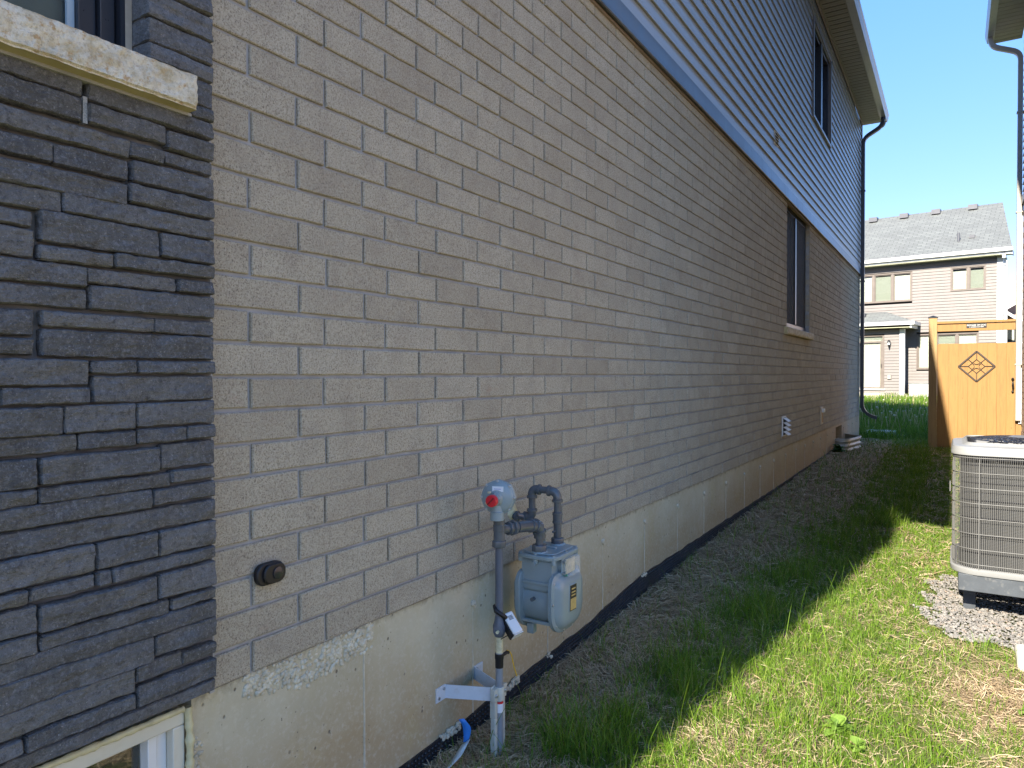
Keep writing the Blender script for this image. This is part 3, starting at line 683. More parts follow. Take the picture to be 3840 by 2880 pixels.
# form seams and tie plugs
k = 0
Y = 2.273
ties = []
while Y < 15.3:
    if not (BWY0-.1 < Y < BWY1+.1):
        ties.append(Y)
        z1 = -.10; p = []
        zz = z1
        while zz > -.56: p.append((XC+.0012+random.uniform(-.0012, .0008), Y+random.uniform(-.0012, .0012), zz)); zz -= .035
        MB().tube(p, .0026, 5).build('form_seam', M['conc_light'], fo, smooth=60)
    Y += .607
p = [(XC+.001, 1.667+random.uniform(-.001, .001), -.09-i*.04) for i in range(13)]; MB().tube(p, .0032, 5).build('form_seam', M['conc_light'], fo, smooth=60)
def blob(mb, c, r, seed, sx=.6):
    n, m_ = 10, 6; pts = []
    for j in range(m_+1):
        th = PI*j/m_
        for i in range(n):
            a = 2*PI*i/n; d = Vector((math.cos(th)*sx, math.sin(th)*math.cos(a), math.sin(th)*math.sin(a)))
            k = 1+.45*noise.noise(d*2.2+Vector((seed*3.1, seed, 0)))
            pts.append(Vector(c)+d*r*k)
    fs = [(j*n+i, (j+1)*n+i, (j+1)*n+(i+1) % n, j*n+(i+1) % n) for j in range(m_) for i in range(n)]
    mb.add(pts, fs)
for i, Y in enumerate(ties):
    mb = MB(); rr = random.choice([.013, .015, .017]) if i != 1 else .008
    blob(mb, (XC+.003, Y, -.097), rr, i+1); blob(mb, (XC+.006, Y+.008, -.108), rr*.6, i+31)
    mb.build('tie_plug', M['conc_light'], fo, smooth=60)
# honeycombed pour under the first bricks
mb = MB()
for i in range(520):
    t = random.random(); y = 1.215+t*.49
    zt = -.004; zb = -.055-.035*math.sin(t*PI*1.1)-.035*t + random.uniform(-.012, .012)
    z = random.uniform(zb, zt)
    if z < zb+.01 and random.random() < .4: continue
    r_ = random.uniform(.004, .0095)
    mb.cur = random.random()
    blob(mb, (XC+random.uniform(-.003, .002), y, z), r_, i*.7, .7)
mb.build('honeycombed_pour', M['pour_stone'], fo, smooth=60, kind='stuff')
# spattered rough patch left by the basement window
mb = MB()
for i in range(140):
    z = random.uniform(-.55, -.10); y = 1.062+abs(random.gauss(0, .014)); mb.cur = random.random(); blob(mb, (XC, y, z), random.uniform(.003, .007), i*.9, .7)
mb.build('rough_edge', M['pour_stone'], fo, smooth=60, kind='stuff')
# black dimpled membrane
MY = [1.35, 1.6, 1.83, 2.18, 2.65, 3.23, 4.0, 5.9, 7.8, 9.5, 11.6]; MZ = [-.575, -.552, -.542, -.535, -.513, -.493, -.415, -.405, -.40, -.385, -.375]
mb = MB(); pts = []; K = 520
for i in range(K+1):
    y = 1.35+(11.6-1.35)*i/K
    zt = np.interp(y, MY, MZ) + noise.noise(Vector((y*7, 0, 0)))*.008
    for j, zz in enumerate((zt, zt-.004, zt-.10, -.9)):
        xo = .004+.004*noise.noise(Vector((y*3, 2, 0))) + (.0 if j else .0)
        pts.append((XC+.003+xo+(.0 if j < 2 else .004), y, zz))
mb.add(pts, [(i*4+j, i*4+j+1, (i+1)*4+j+1, (i+1)*4+j) for i in range(K) for j in range(3)])
pts2 = []
for i in range(K+1):
    y = 1.35+(11.6-1.35)*i/K; p = pts[i*4]; pts2 += [p, (XC-.004, p[1], p[2]+.001)]
mb.add(pts2, [(i*2, (i+1)*2, (i+1)*2+1, i*2+1) for i in range(K)])
yy = 1.4
while yy < 8:                                                # dimples
    zt = np.interp(yy, MY, MZ)
    for q in range(6):
        z = zt-.014-q*.018
        if z > gz(.02, yy)-.01: mb.lathe([(.0062, 0), (.004, .004)], (XC+.009, yy, z), (1, 0, 0), 6)
    yy += .019 if yy < 5 else .035
mem = mb.build('foundation_membrane', M['membrane'], house, smooth=50)
# mortar crumbs and foam along the membrane edge
mb = MB()
for a_, b_, k in ((2.05, 2.17, 40), (2.42, 2.60, 70), (2.86, 2.9, 8), (4.02, 4.10, 16), (1.52, 1.62, 34)):
    for i in range(k):
        y = random.uniform(a_, b_); mb.cur = random.random()
        blob(mb, (XC+.008+random.uniform(-.004, .008), y, np.interp(y, MY, MZ)+random.uniform(-.014, .012)), random.uniform(.004, .010), i*.37+a_, .8)
mb.build('mortar_crumbs', M['conc_light'], fo, smooth=60, kind='stuff')

# ---- lower side window with its own rough sill
w2 = MB().box(-.30, -.29, WY0, WY1, 1.3, 2.76).build('window', M['dark_room'], house, origin=(0, WY0, 1.335))
tag(w2, 'tall black framed window set in the pale brick')
MB().box(-.088, -.05, WY0+.003, WY0+.06, 1.336, 2.75).box(-.088, -.05, WY1-.063, WY1-.003, 1.336, 2.75).box(-.088, -.05, WY0+.06, WY1-.063, 2.68, 2.75).box(-.088, -.05, WY0+.06, WY1-.063, 1.336, 1.40).box(-.088, -.035, 9.02, 9.09, 1.40, 2.68).build('frame', M['frame_black'], w2, bevel=.003)
MB().box(-.05, -.036, 8.455, 8.47, 1.40, 2.70).build('screen_edge', simple('aluminium_edge', (.6, .6, .6), .3, metal=.6), w2)
MB().box(-.072, -.068, WY0+.06, WY1-.063, 1.40, 2.68).build('pane', M['glass'], w2)
scm = bpy.data.materials.new('dimming_sheet'); scm.use_nodes = True; _b = scm.node_tree.nodes['Principled BSDF']; _b.inputs['Base Color'].default_value = (.02, .025, .028, 1); _b.inputs['Alpha'].default_value = .72; _b.inputs['Roughness'].default_value = .8
MB().box(-.046, -.0455, WY0+.06, WY1-.063, 1.40, 2.68).build('pane_dimmer', scm, w2)  # added dark sheet, cuts the bright sky reflection in the pane
MB().box(-.20, -.19, WY0, WY1, 1.34, 2.75).build('blind', simple('grey_drape', (.22, .27, .28), .8, vscale=12, var=.3), w2)
MB().box(-.09, -.002, WY0+.002, WY1-.002, 2.75, 2.765).build('header_trim', M['trim_brown'], w2)
rough_sill(w2, -.08, .045, 8.20, 9.86, 1.250, 1.330, .008, (90, 8))
# ---- siding
SZ0 = 2.865; EXP_ = .114; SZT = 5.66
UW = (9.86, 11.35, 4.165, 5.40)                            # upper window opening Y0 Y1 Z0 Z1
n_b = int(round((SZT-SZ0)/EXP_))
W = MB(); W.box(-.089, .000, YF+.01, UW[0], 2.76, 5.75).box(-.089, .000, UW[1], YE-.01, 2.76, 5.75).box(-.089, .000, UW[0], UW[1], 2.76, UW[2]).box(-.089, .000, UW[0], UW[1], UW[3], 5.75)
W.build('sheathing', M['dark_room'], house)
def board(mb, y0, y1, z0, e):
    prof = [(.001, z0+e+.012), (.0035, z0+e-.012), (.016, z0+.012), (.0185, z0+.006), (.018, z0), (.004, z0+.003)]
    k = max(1, int((y1-y0)/.6)); pts = []
    for i in range(k+1):
        y = y0+(y1-y0)*i/k; wv = noise.noise(Vector((y*.9, z0*9, 0)))*.0022 + (noise.noise(Vector((y*2.4, z0*5, 5)))*.0045 if y > 11.5 else 0)
        pts += [(x+.002+noise.noise(Vector((y*1.2, z0*3, 9)))*.0008, y, z+wv) for x, z in prof]
    m_ = len(prof)
    mb.add(pts, [(i*m_+j, i*m_+j+1, (i+1)*m_+j+1, (i+1)*m_+j) for i in range(k) for j in range(m_-1)])
    mb.add([pts[i] for i in range(m_)], [tuple(range(m_))]); mb.add([pts[-m_+i] for i in range(m_)], [tuple(reversed(range(m_)))])
for i in range(n_b):
    z0 = SZ0+i*EXP_; mb = MB(); mb.cur = random.random()
    if z0+EXP_ > UW[2]+.03 and z0 < UW[3]-.03:
        board(mb, YF+.02, UW[0]-.02, z0, EXP_); board(mb, UW[1]+.02, YE-.005, z0, EXP_)
    else: board(mb, YF+.02, YE-.005, z0, EXP_)
    mb.build('siding_board', M['siding'], house, smooth=30)
MB().box(.0, .030, YE-.03, YE+.012, 2.865, 5.70).build('corner_trim', simple('grey_corner_trim', (.22, .22, .22), .35), house, bevel=.003)
# metal flashing between brick and siding, in lengths
fe = [YF, 3.38, 6.59, 9.86, 12.6, YE+.01]
for a_, b_ in zip(fe[:-1], fe[1:]):
    mb = MB(); prof = [(.002, 2.885), (.026, 2.862), (.034, 2.745), (.040, 2.734), (.036, 2.728), (-.004, 2.742)]
    pts = []; k = 24
    for i in range(k+1):
        y = a_+.0015+(b_-a_-.003)*i/k; dz = noise.noise(Vector((y*.8, 3, 3)))*.0035; dx = noise.noise(Vector((y*1.6, 8, 3)))*.0015
        pts += [(x+dx, y, z+dz) for x, z in prof]
    mb.add(pts, [(i*6+j, i*6+j+1, (i+1)*6+j+1, (i+1)*6+j) for i in range(k) for j in range(5)])
    mb.add(pts[:6], [(0, 1, 2, 3, 4, 5)]); mb.add(pts[-6:], [(5, 4, 3, 2, 1, 0)])
    mb.build('flashing', M['flash'], house, smooth=30)
MB().box(-.01, .012, 1.1, YE, 2.718, 2.732).build('drip_edge', M['trim_brown'], house)
# ---- upper window
w3 = MB().box(-.30, -.29, UW[0], UW[1], UW[2], UW[3]).build('window', M['dark_room'], house, origin=(0, UW[0], UW[2]))
tag(w3, 'dark two light window high in the grey siding')
a0, a1, b0, b1 = UW
MB().box(-.02, .036, a0-.03, a0+.02, b0-.03, b1+.03).box(-.02, .036, a1-.02, a1+.03, b0-.03, b1+.03).box(-.02, .036, a0+.02, a1-.02, b1-.01, b1+.03).box(-.02, .036, a0+.02, a1-.02, b0-.03, b0+.01).build('casing', simple('bronze_casing', (.15, .14, .13), .35), w3, bevel=.003)
MB().box(-.075, -.005, a0+.02, a0+.07, b0+.01, b1-.01).box(-.075, -.005, a1-.07, a1-.02, b0+.01, b1-.01).box(-.075, .012, 10.56, 10.68, b0+.01, b1-.01).box(-.075, -.005, a0+.07, a1-.07, b1-.07, b1-.01).box(-.075, -.005, a0+.07, a1-.07, b0+.01, b0+.07).build('frame', M['frame_black'], w3, bevel=.003)
MB().box(-.062, -.058, a0+.07, 10.56, b0+.07, b1-.07).build('pane', M['glass'], w3); MB().box(-.062, -.058, 10.68, a1-.07, b0+.07, b1-.07).build('pane', M['glass'], w3)
MB().box(-.18, -.17, a0, a1, b0, b1).build('blind', simple('blue_grey_drape', (.20, .27, .30), .8, vscale=10, var=.3), w3)
# ---- soffit, gutter, roof
YS = -1.9; EZ = 5.735; GXo = .40; YR = YE+.13
y = YS; 
while y < YR-.01:
    y2 = min(y+.135, YR); mb = MB()
    mb.box(.055, .335, y+.020, y2-.006, EZ, EZ+.008).box(.055, .335, y+.066, y+.070, EZ-.003, EZ)
    mb.build('soffit_panel', M['soffit'], house)
    y = y2
MB().box(.055, .335, YS, YR, EZ+.016, EZ+.02).build('soffit_backing', M['dark_room'], house)
MB().box(.018, .036, YF, YE+.01, EZ-.035, EZ+.004).build('frieze_trim', M['trim_brown'], house, bevel=.002)
MB().box(.020, .056, YF, YE+.01, EZ+.001, EZ+.022).build('soffit_channel', M['soffit'], house)
MB().box(.335, .352, YS, YR, EZ-.01, EZ+.06).build('fascia', M['soffit'], house, bevel=.002)
gp = [(.345, EZ+.13), (.345, EZ-.0), (.352, EZ-.012), (.445, EZ-.012), (.465, EZ+.035), (.462, EZ+.075), (.478, EZ+.10), (.478, EZ+.118), (.466, EZ+.118), (.466, EZ+.10), (.452, EZ+.075), (.452, EZ+.03), (.44, EZ-.004), (.358, EZ-.004), (.358, EZ+.13)]
gut = MB().prism([(x, z) for x, z in gp], YS-.02, YR+.02, ((0, 0, 0), (1, 0, 0), (0, 0, 1), (0, 1, 0))).build('gutter', M['gutter'], house)
MB().prism([(.35, EZ-.01), (.46, EZ+.02), (.47, EZ+.11), (.35, EZ+.12)], YR+.018, YR+.024, ((0, 0, 0), (1, 0, 0), (0, 0, 1), (0, 1, 0))).build('end_cap', M['gutter'], gut)
MB().add([(.47, YS-.02, EZ+.125), (.47, YR+.02, EZ+.125), (-4.2, YR+.02, EZ+2.5), (-4.2, YS-.02, EZ+2.5), (-9, YS-.02, EZ+.1), (-9, YR+.02, EZ+.1)], [(0, 1, 2, 3), (3, 2, 5, 4)]).add([(.47, YS-.02, EZ+.105), (.47, YR+.02, EZ+.105), (-4.2, YR+.02, EZ+2.48), (-4.2, YS-.02, EZ+2.48)], [(3, 2, 1, 0)]).build('roof', M['shingle'], house)
MB().add([(.03, YF, EZ+.02), (.03, YS-.02, EZ+.02), (-4.2, YS-.02, EZ+2.3), (-4.2, YF, EZ+2.3)], [(0, 1, 2, 3)]).build('unseen_front_roof', M['shingle'], house)  # added out of view to shape the shadow the house casts
MB().add([(0, YE, EZ), (-8.5, YE, EZ), (-4.2, YE, EZ+2.4)], [(0, 1, 2)]).add([(0, YF, EZ), (-8.5, YF, EZ), (-4.2, YF, EZ+2.4)], [(2, 1, 0)]).build('gable_wall', M['siding'], house)
MB().box(-.08, .35, YE+.012, YR, EZ-.002, EZ+.10).build('eave_return', M['soffit'], house)
# downspout
def downspout(pts, r, w, d, mat, parent, ribs=True):
    mb = MB(); mb.tube(elbow_path(pts, r, 7), w, 4, ry=d, up=(1, 0, 0), caps=True); return mb.build('downspout', mat, parent, bevel=.006)
dsp = downspout([(.40, 15.33, EZ-.01), (.40, 15.33, EZ-.16), (.062, 15.30, EZ-.36), (.062, 15.30, .12), (.21, 15.33, -.02), (.27, 15.34, -.03)], .12, .038, .032, M['ds_dark'], house)
for z in (4.35, 2.6, .35): MB().box(.022, .106, 15.258, 15.342, z, z+.022).build('strap', M['ds_dark'], dsp)
MB().tube([(.40, 15.33, EZ-.012), (.40, 15.33, EZ-.05)], .045, 10).build('outlet', M['ds_dark'], dsp, smooth=40)
mb = MB()
for k, p in enumerate(elbow_path([(.40, 15.33, EZ-.10), (.40, 15.33, EZ-.16), (.25, 15.315, EZ-.25)], .06, 5)): mb.box(p.x-.045, p.x+.045, p.y-.045, p.y+.045, p.z-.003, p.z+.003)
mb.build('elbow_ribs', M['ds_dark'], dsp)

# ---------------------------------------------------------------- gas meter set
gm = thing('gas_meter', (.2, 2.5, -.22), 'blue-grey gas meter with regulator and looping pipes mounted in front of the foundation', 'gas meter')
RX, RY = .17, 2.187
def pipe(name, pts, r, bend=.03, mat='pipe', n=16, seg=6):
    return MB().tube(elbow_path(pts, bend, seg) if len(pts) > 2 else pts, r, n).build(name, M[mat], gm, smooth=50)
def fitting(O, ax, prof, n=20, mat='pipe', name='fitting'):
    return MB().lathe(prof, O, ax, n).build(name, M[mat], gm, smooth=35)
def hexnut(O, ax, r, h, name='union_nut', mat='pipe'):
    return MB().lathe([(r*.86, 0), (r, .002), (r, h-.002), (r*.86, h)], O, ax, 8).build(name, M[mat], gm, bevel=.001)
pipe('riser_pipe', [(RX, RY, -.13), (RX, RY, .20)], .0145, mat='riser')
# tee and threaded cap under the regulator
fitting((RX, RY, .168), (0, 0, 1), [(.019, 0), (.0245, .002), (.0245, .022), (.021, .024), (.021, .058), (.0225, .06), (.0225, .080), (.021, .082), (.021, .10), (.019, .102)])
hexnut((RX, RY, .166), (0, 0, 1), .0265, .026)
pipe('tee_branch', [(RX, RY, .232), (RX+.006, RY+.055, .226)], .0175)
hexnut((RX+.006, RY+.048, .2265), (.03, 1, -.04), .026, .020); hexnut((RX+.010, RY+.070, .2255), (.03, 1, -.04), .030, .016)
fitting((RX+.011, RY+.086, .225), (.03, 1, -.04), [(.022, 0), (.022, .014), (.0185, .018), (.0185, .03)])
# swept elbow into the meter
PIN = Vector((.20, 2.432, .10)); POUT = Vector((.20, 2.586, .10))
sw = elbow_path([(RX+.013, RY+.10, .224), (.197, 2.40, .212), (.20, 2.436, .198), (.20, 2.436, .155)], .035, 7)
MB().tube(sw, .0235, 18).build('inlet_elbow', M['pipe'], gm, smooth=50)
for t in (2, len(sw)-9, len(sw)-4):
    p = sw[t]; d = (sw[t+1]-sw[t-1]).normalized(); MB().lathe([(.0235, -.007), (.0275, -.005), (.0275, .005), (.0235, .007)], p, d, 18).build('elbow_band', M['pipe'], gm, smooth=35)
pipe('inlet_nipple', [(.20, 2.436, .16), (.20, 2.434, .11)], .0155)
hexnut((.20, 2.434, .098), (0, 0, 1), .031, .032); fitting((.20, 2.434, .155), (0, 0, 1), [(.0195, 0), (.0195, .008)])
# outlet leg up, over and down to the wall
TZ = .322
A_ = Vector((.088, 2.567, 0))
hexnut((.20, 2.585, .102), (0, 0, 1), .0275, .026)
pipe('outlet_nipple', [(.20, 2.585, .12), (.20, 2.585, .19)], .0165)
MB().tube([(.20, 2.560, .158), (.2, 2.545, .158)], .005, 8).build('test_plug', M['pipe'], gm)
fitting((.20, 2.585, .186), (0, 0, 1), [(.017, 0), (.0215, .002), (.0215, .010), (.0195, .012), (.0195, .034), (.0215, .036), (.0215, .046), (.017, .048)])
pipe('outlet_pipe', [(.20, 2.585, .23), (.20, 2.585, .285)], .0148)
def elbow(c, d1, d2, R_, r, bandr, name='elbow'):
    c = Vector(c); d1 = Vector(d1); d2 = Vector(d2)
    pth = elbow_path([c+d1*R_*1.25, c, c+d2*R_*1.25], R_, 8)
    mb = MB().tube(pth, r, 16)
    for p, d in ((pth[0], d1), (pth[-1], d2)): mb.lathe([(r*1.01, -.007), (bandr, -.005), (bandr, .005), (r*1.01, .007)], p, d, 18)
    return mb.build(name, M['pipe'], gm, smooth=45)
dirT = Vector((A_.x-.20, A_.y-2.585, .006)).normalized()
elbow((.20, 2.585, TZ-.004), (0, 0, -1), dirT, .030, .0185, .0228)
elbow((A_.x, A_.y, TZ+.002), -dirT, (0, 0, -1), .027, .0185, .0225)
pipe('bridge_pipe', [(.175, 2.581, TZ-.002), (.11, 2.570, TZ+.001)], .0148)
pipe('return_pipe', [(A_.x, A_.y, TZ-.03), (A_.x, A_.y, .225)], .0148)
elbow((A_.x, A_.y, .203), (0, 0, 1), (-1, -.12, 0), .025, .0185, .0225)
pipe('house_pipe', [(A_.x-.03, A_.y-.004, .203), (-.03, A_.y-.018, .203)], .0148)
fitting((.030, A_.y-.011, .203), (-1, -.12, 0), [(.018, 0), (.022, .002), (.022, .014), (.018, .016)])
mb = MB(); blob(mb, (.001, A_.y-.016, .215), .036, 4, .25); mb.build('wall_sealant', M['caulk_y'], gm, smooth=60)
MB().tube([(.150, 2.345, .255), (.158, 2.372, .249)], .009, 10).build('plug_valve', M['pipe'], gm, smooth=45)
# regulator: diaphragm case facing up the side yard
RC = Vector((RX, RY-.004, .352)); ax = Vector((.30, -.955, 0)).normalized(); ux = Vector((0, 0, 1)).cross(ax)*-1; ux = ax.cross(Vector((0, 0, 1)))
mb = MB(); n = 48; prof = [(.30, -.026), (.80, -.024), (.90, -.016), (.985, -.013), (.985, -.0015), (.96, .0)]
def ring_pts(scale, h, lobe):
    out = []
    for i in range(n):
        t = 2*PI*i/n; r_ = .0635*scale*(1+(.055*max(0, math.cos(t*8))**2 if lobe else 0)); out.append(RC+ux*math.cos(t)*r_+Vector((0, 0, 1))*math.sin(t)*r_+ax*h)
    return out
rings = [ring_pts(.35, -.034, 0), ring_pts(.80, -.026, 0), ring_pts(.90, -.012, 0), ring_pts(1.0, -.010, 1), ring_pts(1.0, -.001, 1), ring_pts(.99, .001, 1), ring_pts(.99, .008, 1), ring_pts(.93, .0095, 0), ring_pts(.90, .014, 0), ring_pts(.84, .018, 0), ring_pts(.55, .024, 0), ring_pts(.40, .025, 0), ring_pts(.36, .034, 0), ring_pts(.34, .036, 0)]
vs = [p for r_ in rings for p in r_]; fs = [tuple(range(n)), tuple(reversed(range(n*(len(rings)-1), n*len(rings))))]
for j in range(len(rings)-1): fs += [(j*n+(i+1) % n, j*n+i, (j+1)*n+i, (j+1)*n+(i+1) % n) for i in range(n)]
mb.add(vs, fs); reg = mb.build('regulator', M['meter'], gm, smooth=32)
for i in range(8):
    t = 2*PI*i/8; MB().lathe([(.0048, 0), (.0048, .004), (.003, .005)], RC+(ux*math.cos(t)+Vector((0, 0, 1))*math.sin(t))*.0615+ax*.008, ax, 8).build('screw', M['screw'], reg)
neck = RC + Vector((0, 0, -.024)) + ax*.012 + ux*.002
MB().lathe([(.026, 0), (.026, .03), (.022, .034), (.021, .055), (.017, .060)], neck-Vector((0, 0, .058)), (0, 0, 1), 18).build('regulator_neck', M['meter'], reg, smooth=35)
capc = RC + ax*.018 + ux*.001 + Vector((0, 0, -.002))
ax2 = (ax*.95 + ux*.16 + Vector((0, 0, -.04))).normalized()
MB().lathe([(.028, -.01), (.026, .012), (.0225, .02), (.0225, .034)], capc, ax2, 20).build('vent_barrel', M['meter'], reg, smooth=35)
MB().lathe([(.021, .030), (.022, .032), (.022, .050), (.020, .053)], capc, ax2, 20).build('vent_cap', M['red'], reg, smooth=35)
MB().box(-.018, .018, -.0028, .0028, .053, .0565, Matrix.Translation(capc) @ ax2.to_track_quat('Z', 'Y').to_matrix().to_4x4() @ Matrix.Rotation(.8, 4, 'Z')).build('cap_slot', simple('dark_red', (.25, .01, .015), .4), reg)
MB().lathe([(.0225, 0), (.0225, .012)], capc+ax2*.017, ax2, 20).build('cap_collar', M['label'], reg, smooth=35)
lm = Matrix.Translation(RC+ax*.0225+Vector((0, 0, .034))-ux*.004) @ Matrix((ux, Vector((0, 0, 1)), -ax)).transposed().to_4x4()
MB().box(-.021, .021, -.0095, .0095, -.002, .0005, lm).build('sticker', M['label'], reg)
MB().box(-.012, .014, -.001, .001, -.0026, -.0019, lm).build('sticker_print', simple('blue_ink', (.1, .2, .5), .5), reg)
mb = MB(); mb.box(-.004, .012, -.004, .004, -.003, .003, Matrix.Translation(capc+ax2*.03+ux*.026+Vector((0, 0, -.012))) @ Matrix.Rotation(.6, 4, 'Y')).box(-.004, .004, -.006, .006, -.003, .003, Matrix.Translation(capc+ax2*.02+ux*.020+Vector((0, 0, .026)))); mb.build('seal_tag', M['tape'], reg)
# meter case
MX0, MX1, MYc, MZb, MZt = .125, .270, 2.512, -.215, .085
def rrect(w, h, r, n=6, cx=0, cy=0):
    out = []
    for qx, qy, a0 in ((1, 1, 0), (-1, 1, 90), (-1, -1, 180), (1, -1, 270)):
        for i in range(n+1):
            a = R(a0+90*i/n); out.append((cx+qx*(w/2-r)+math.cos(a)*r, cy+qy*(h/2-r)+math.sin(a)*r))
    return out
def case_profile(w, zt, zb, r, rb, n=7):
    """cover outline in (Y,z): small radii on top, large below"""
    out = []
    for qx, a0, rr, cz in ((1, 0, r, zt-r), (-1, 90, r, zt-r)):
        for i in range(n+1): a = R(a0+90*i/n); out.append((qx*(w/2-rr)+math.cos(a)*rr, cz+math.sin(a)*rr))
    for qx, a0, rr, cz in ((-1, 180, rb, zb+rb), (1, 270, rb, zb+rb)):
        for i in range(n+1): a = R(a0+90*i/n); out.append((qx*(w/2-rr)+math.cos(a)*rr, cz+math.sin(a)*rr))
    return out
def loft(mb, secs):
    """secs: list of (x, [(y,z)...]) same count"""
    n = len(secs[0][1]); vs = [(x, MYc+y, z) for x, pts in secs for y, z in pts]
    fs = [tuple(reversed(range(n))), tuple(range(n*(len(secs)-1), n*len(secs)))]
    for j in range(len(secs)-1): fs += [(j*n+i, j*n+(i+1) % n, (j+1)*n+(i+1) % n, (j+1)*n+i) for i in range(n)]
    mb.add(vs, fs)
mb = MB()                                                  # barrel + upper chest
mb.lathe([(.098, 0), (.098, .16)], (.118, MYc, -.108), (1, 0, 0), 40)
secs = [(MX0+.004, case_profile(.190, .076, -.06, .018, .02)), (MX1-.004, case_profile(.190, .076, -.06, .018, .02))]
loft(mb, secs)
body = mb.build('meter_body', M['meter'], gm, smooth=35)
def cover(x0, sgn, name):
    mb = MB(); cp = lambda s, d=0: [(y*s, -.098+(z+.098)*s) for y, z in case_profile(.250, .022, -.218, .045, .092, 10)]
    loft(mb, [(x0, cp(.97)), (x0+sgn*.003, cp(1.0)), (x0+sgn*.009, cp(1.0)), (x0+sgn*.010, cp(.985)), (x0+sgn*.011, cp(1.0)), (x0+sgn*.018, cp(1.0)), (x0+sgn*.021, cp(.96)), (x0+sgn*.024, cp(.90)), (x0+sgn*.034, cp(.84)), (x0+sgn*.044, cp(.74)), (x0+sgn*.049, cp(.60))])
    o = mb.build(name, M['meter'], gm, smooth=30)
    for y, z in ((-.108, -.01), (-.118, -.09), (-.09, -.18), (-.03, -.21), (.04, -.21), (.09, -.18), (.118, -.09), (.108, -.01)):
        MB().lathe([(.0052, 0), (.0052, .006), (.0035, .007)], (x0+sgn*.018, MYc+y, z), (sgn, 0, 0), 8).build('screw', M['screw'], o)
    return o
fc = cover(.262, 1, 'front_cover'); bc = cover(.134, -1, 'rear_cover')
# ribs between covers
for y in (-.095, .095):
    for z in (-.02, -.175): MB().box(.13, .268, MYc+y-.006, MYc+y+.006, z-.006, z+.006).build('case_rib', M['meter'], gm, bevel=.002)
MB().box(.145, .175, MYc-.085, MYc-.055, -.232, -.19).build('foot', M['meter'], gm, bevel=.003)
MB().box(.235, .262, MYc+.02, MYc+.07, -.232, -.20).build('foot', M['meter'], gm, bevel=.003)
for s in (-1, 1): MB().lathe([(.008, 0), (.008, .018)], (.20, MYc+s*.121, -.075), (0, s, 0), 10).build('side_plug', M['pipe'], gm, smooth=40)
# top plate with lugs
mb = MB(); mb.prism(rrect(.185, .232, .045, 8), .076, .094, ((.198, MYc, 0), (1, 0, 0), (0, 1, 0), (0, 0, 1))); tp = mb.build('top_plate', M['meter'], gm, bevel=.004)
MB().prism(rrect(.150, .196, .04, 8), .094, .100, ((.198, MYc, 0), (1, 0, 0), (0, 1, 0), (0, 0, 1))).build('plate_step', M['meter'], tp, bevel=.003)
for y in (-.078, .076): MB().lathe([(.034, 0), (.031, .006), (.026, .009)], (.20, MYc+y, .098), (0, 0, 1), 20).build('port_boss', M['meter'], tp, smooth=35)
for x, y in ((-.075, -.095), (-.08, 0), (-.075, .095), (.075, -.095), (.08, 0), (.075, .095), (0, -.105), (0, .108)):
    MB().lathe([(.010, -.03), (.010, 0), (.007, .002), (.007, .008)], (.198+x, MYc+y, .090), (0, 0, 1), 10).build('plate_lug', M['meter'], tp, smooth=35)
MB().lathe([(.007, 0), (.007, .008)], (.198, MYc-.112, .06), (0, -1, 0), 10).build('seal_eye', M['meter'], tp, smooth=35)
MB().box(.16, .235, MYc-.006, MYc+.006, .098, .108, Matrix.Translation((0, 0, 0))).build('plate_rib', M['meter'], tp, bevel=.003)
# index with clear cover
MB().lathe([(.034, 0), (.034, .02)], (.262, MYc-.012, .043), (1, 0, 0), 20).build('index_boss', M['meter'], gm, smooth=35)
ix = MB().box(.280, .288, MYc-.050, MYc+.052, .004, .078).build('index', M['meter'], gm, bevel=.003)
MB().box(.288, .294, MYc-.028, MYc+.046, .012, .070).build('dial_plate', M['dial'], ix)
MB().box(.288, .318, MYc-.034, MYc+.052, .006, .077).build('cover', M['clear'], ix, bevel=.004)
for z in (.018, .064): MB().lathe([(.0065, 0), (.0065, .012)], (.288, MYc-.044, z), (1, 0, 0), 10).build('screw', M['screw'], ix)
MB().lathe([(.005, 0), (.005, .014)], (.29, MYc-.040, .012), (1, 0, 0), 8).build('green_seal', simple('green_seal', (.02, .22, .15), .4), ix)
# name plate on the dome
PM = Matrix.Translation((.3125, MYc-.006, -.082)) @ Matrix.Rotation(R(-2), 4, 'X')
npl = MB().box(-.006, .0008, -.031, .031, -.054, .054, PM).build('nameplate_frame', M['meter'], fc, bevel=.002)
MB().box(.0, .0022, -.026, .026, -.050, .050, PM).build('nameplate', M['black'], npl)
MB().box(.002, .0030, -.024, .024, -.047, -.002, PM).build('serial_label', M['plate_y'], npl)
for z in (.036, .022, .010): MB().box(.002, .0030, -.017, .017, z-.0028, z+.0028, PM).build('plate_print', M['plate_y'], npl)
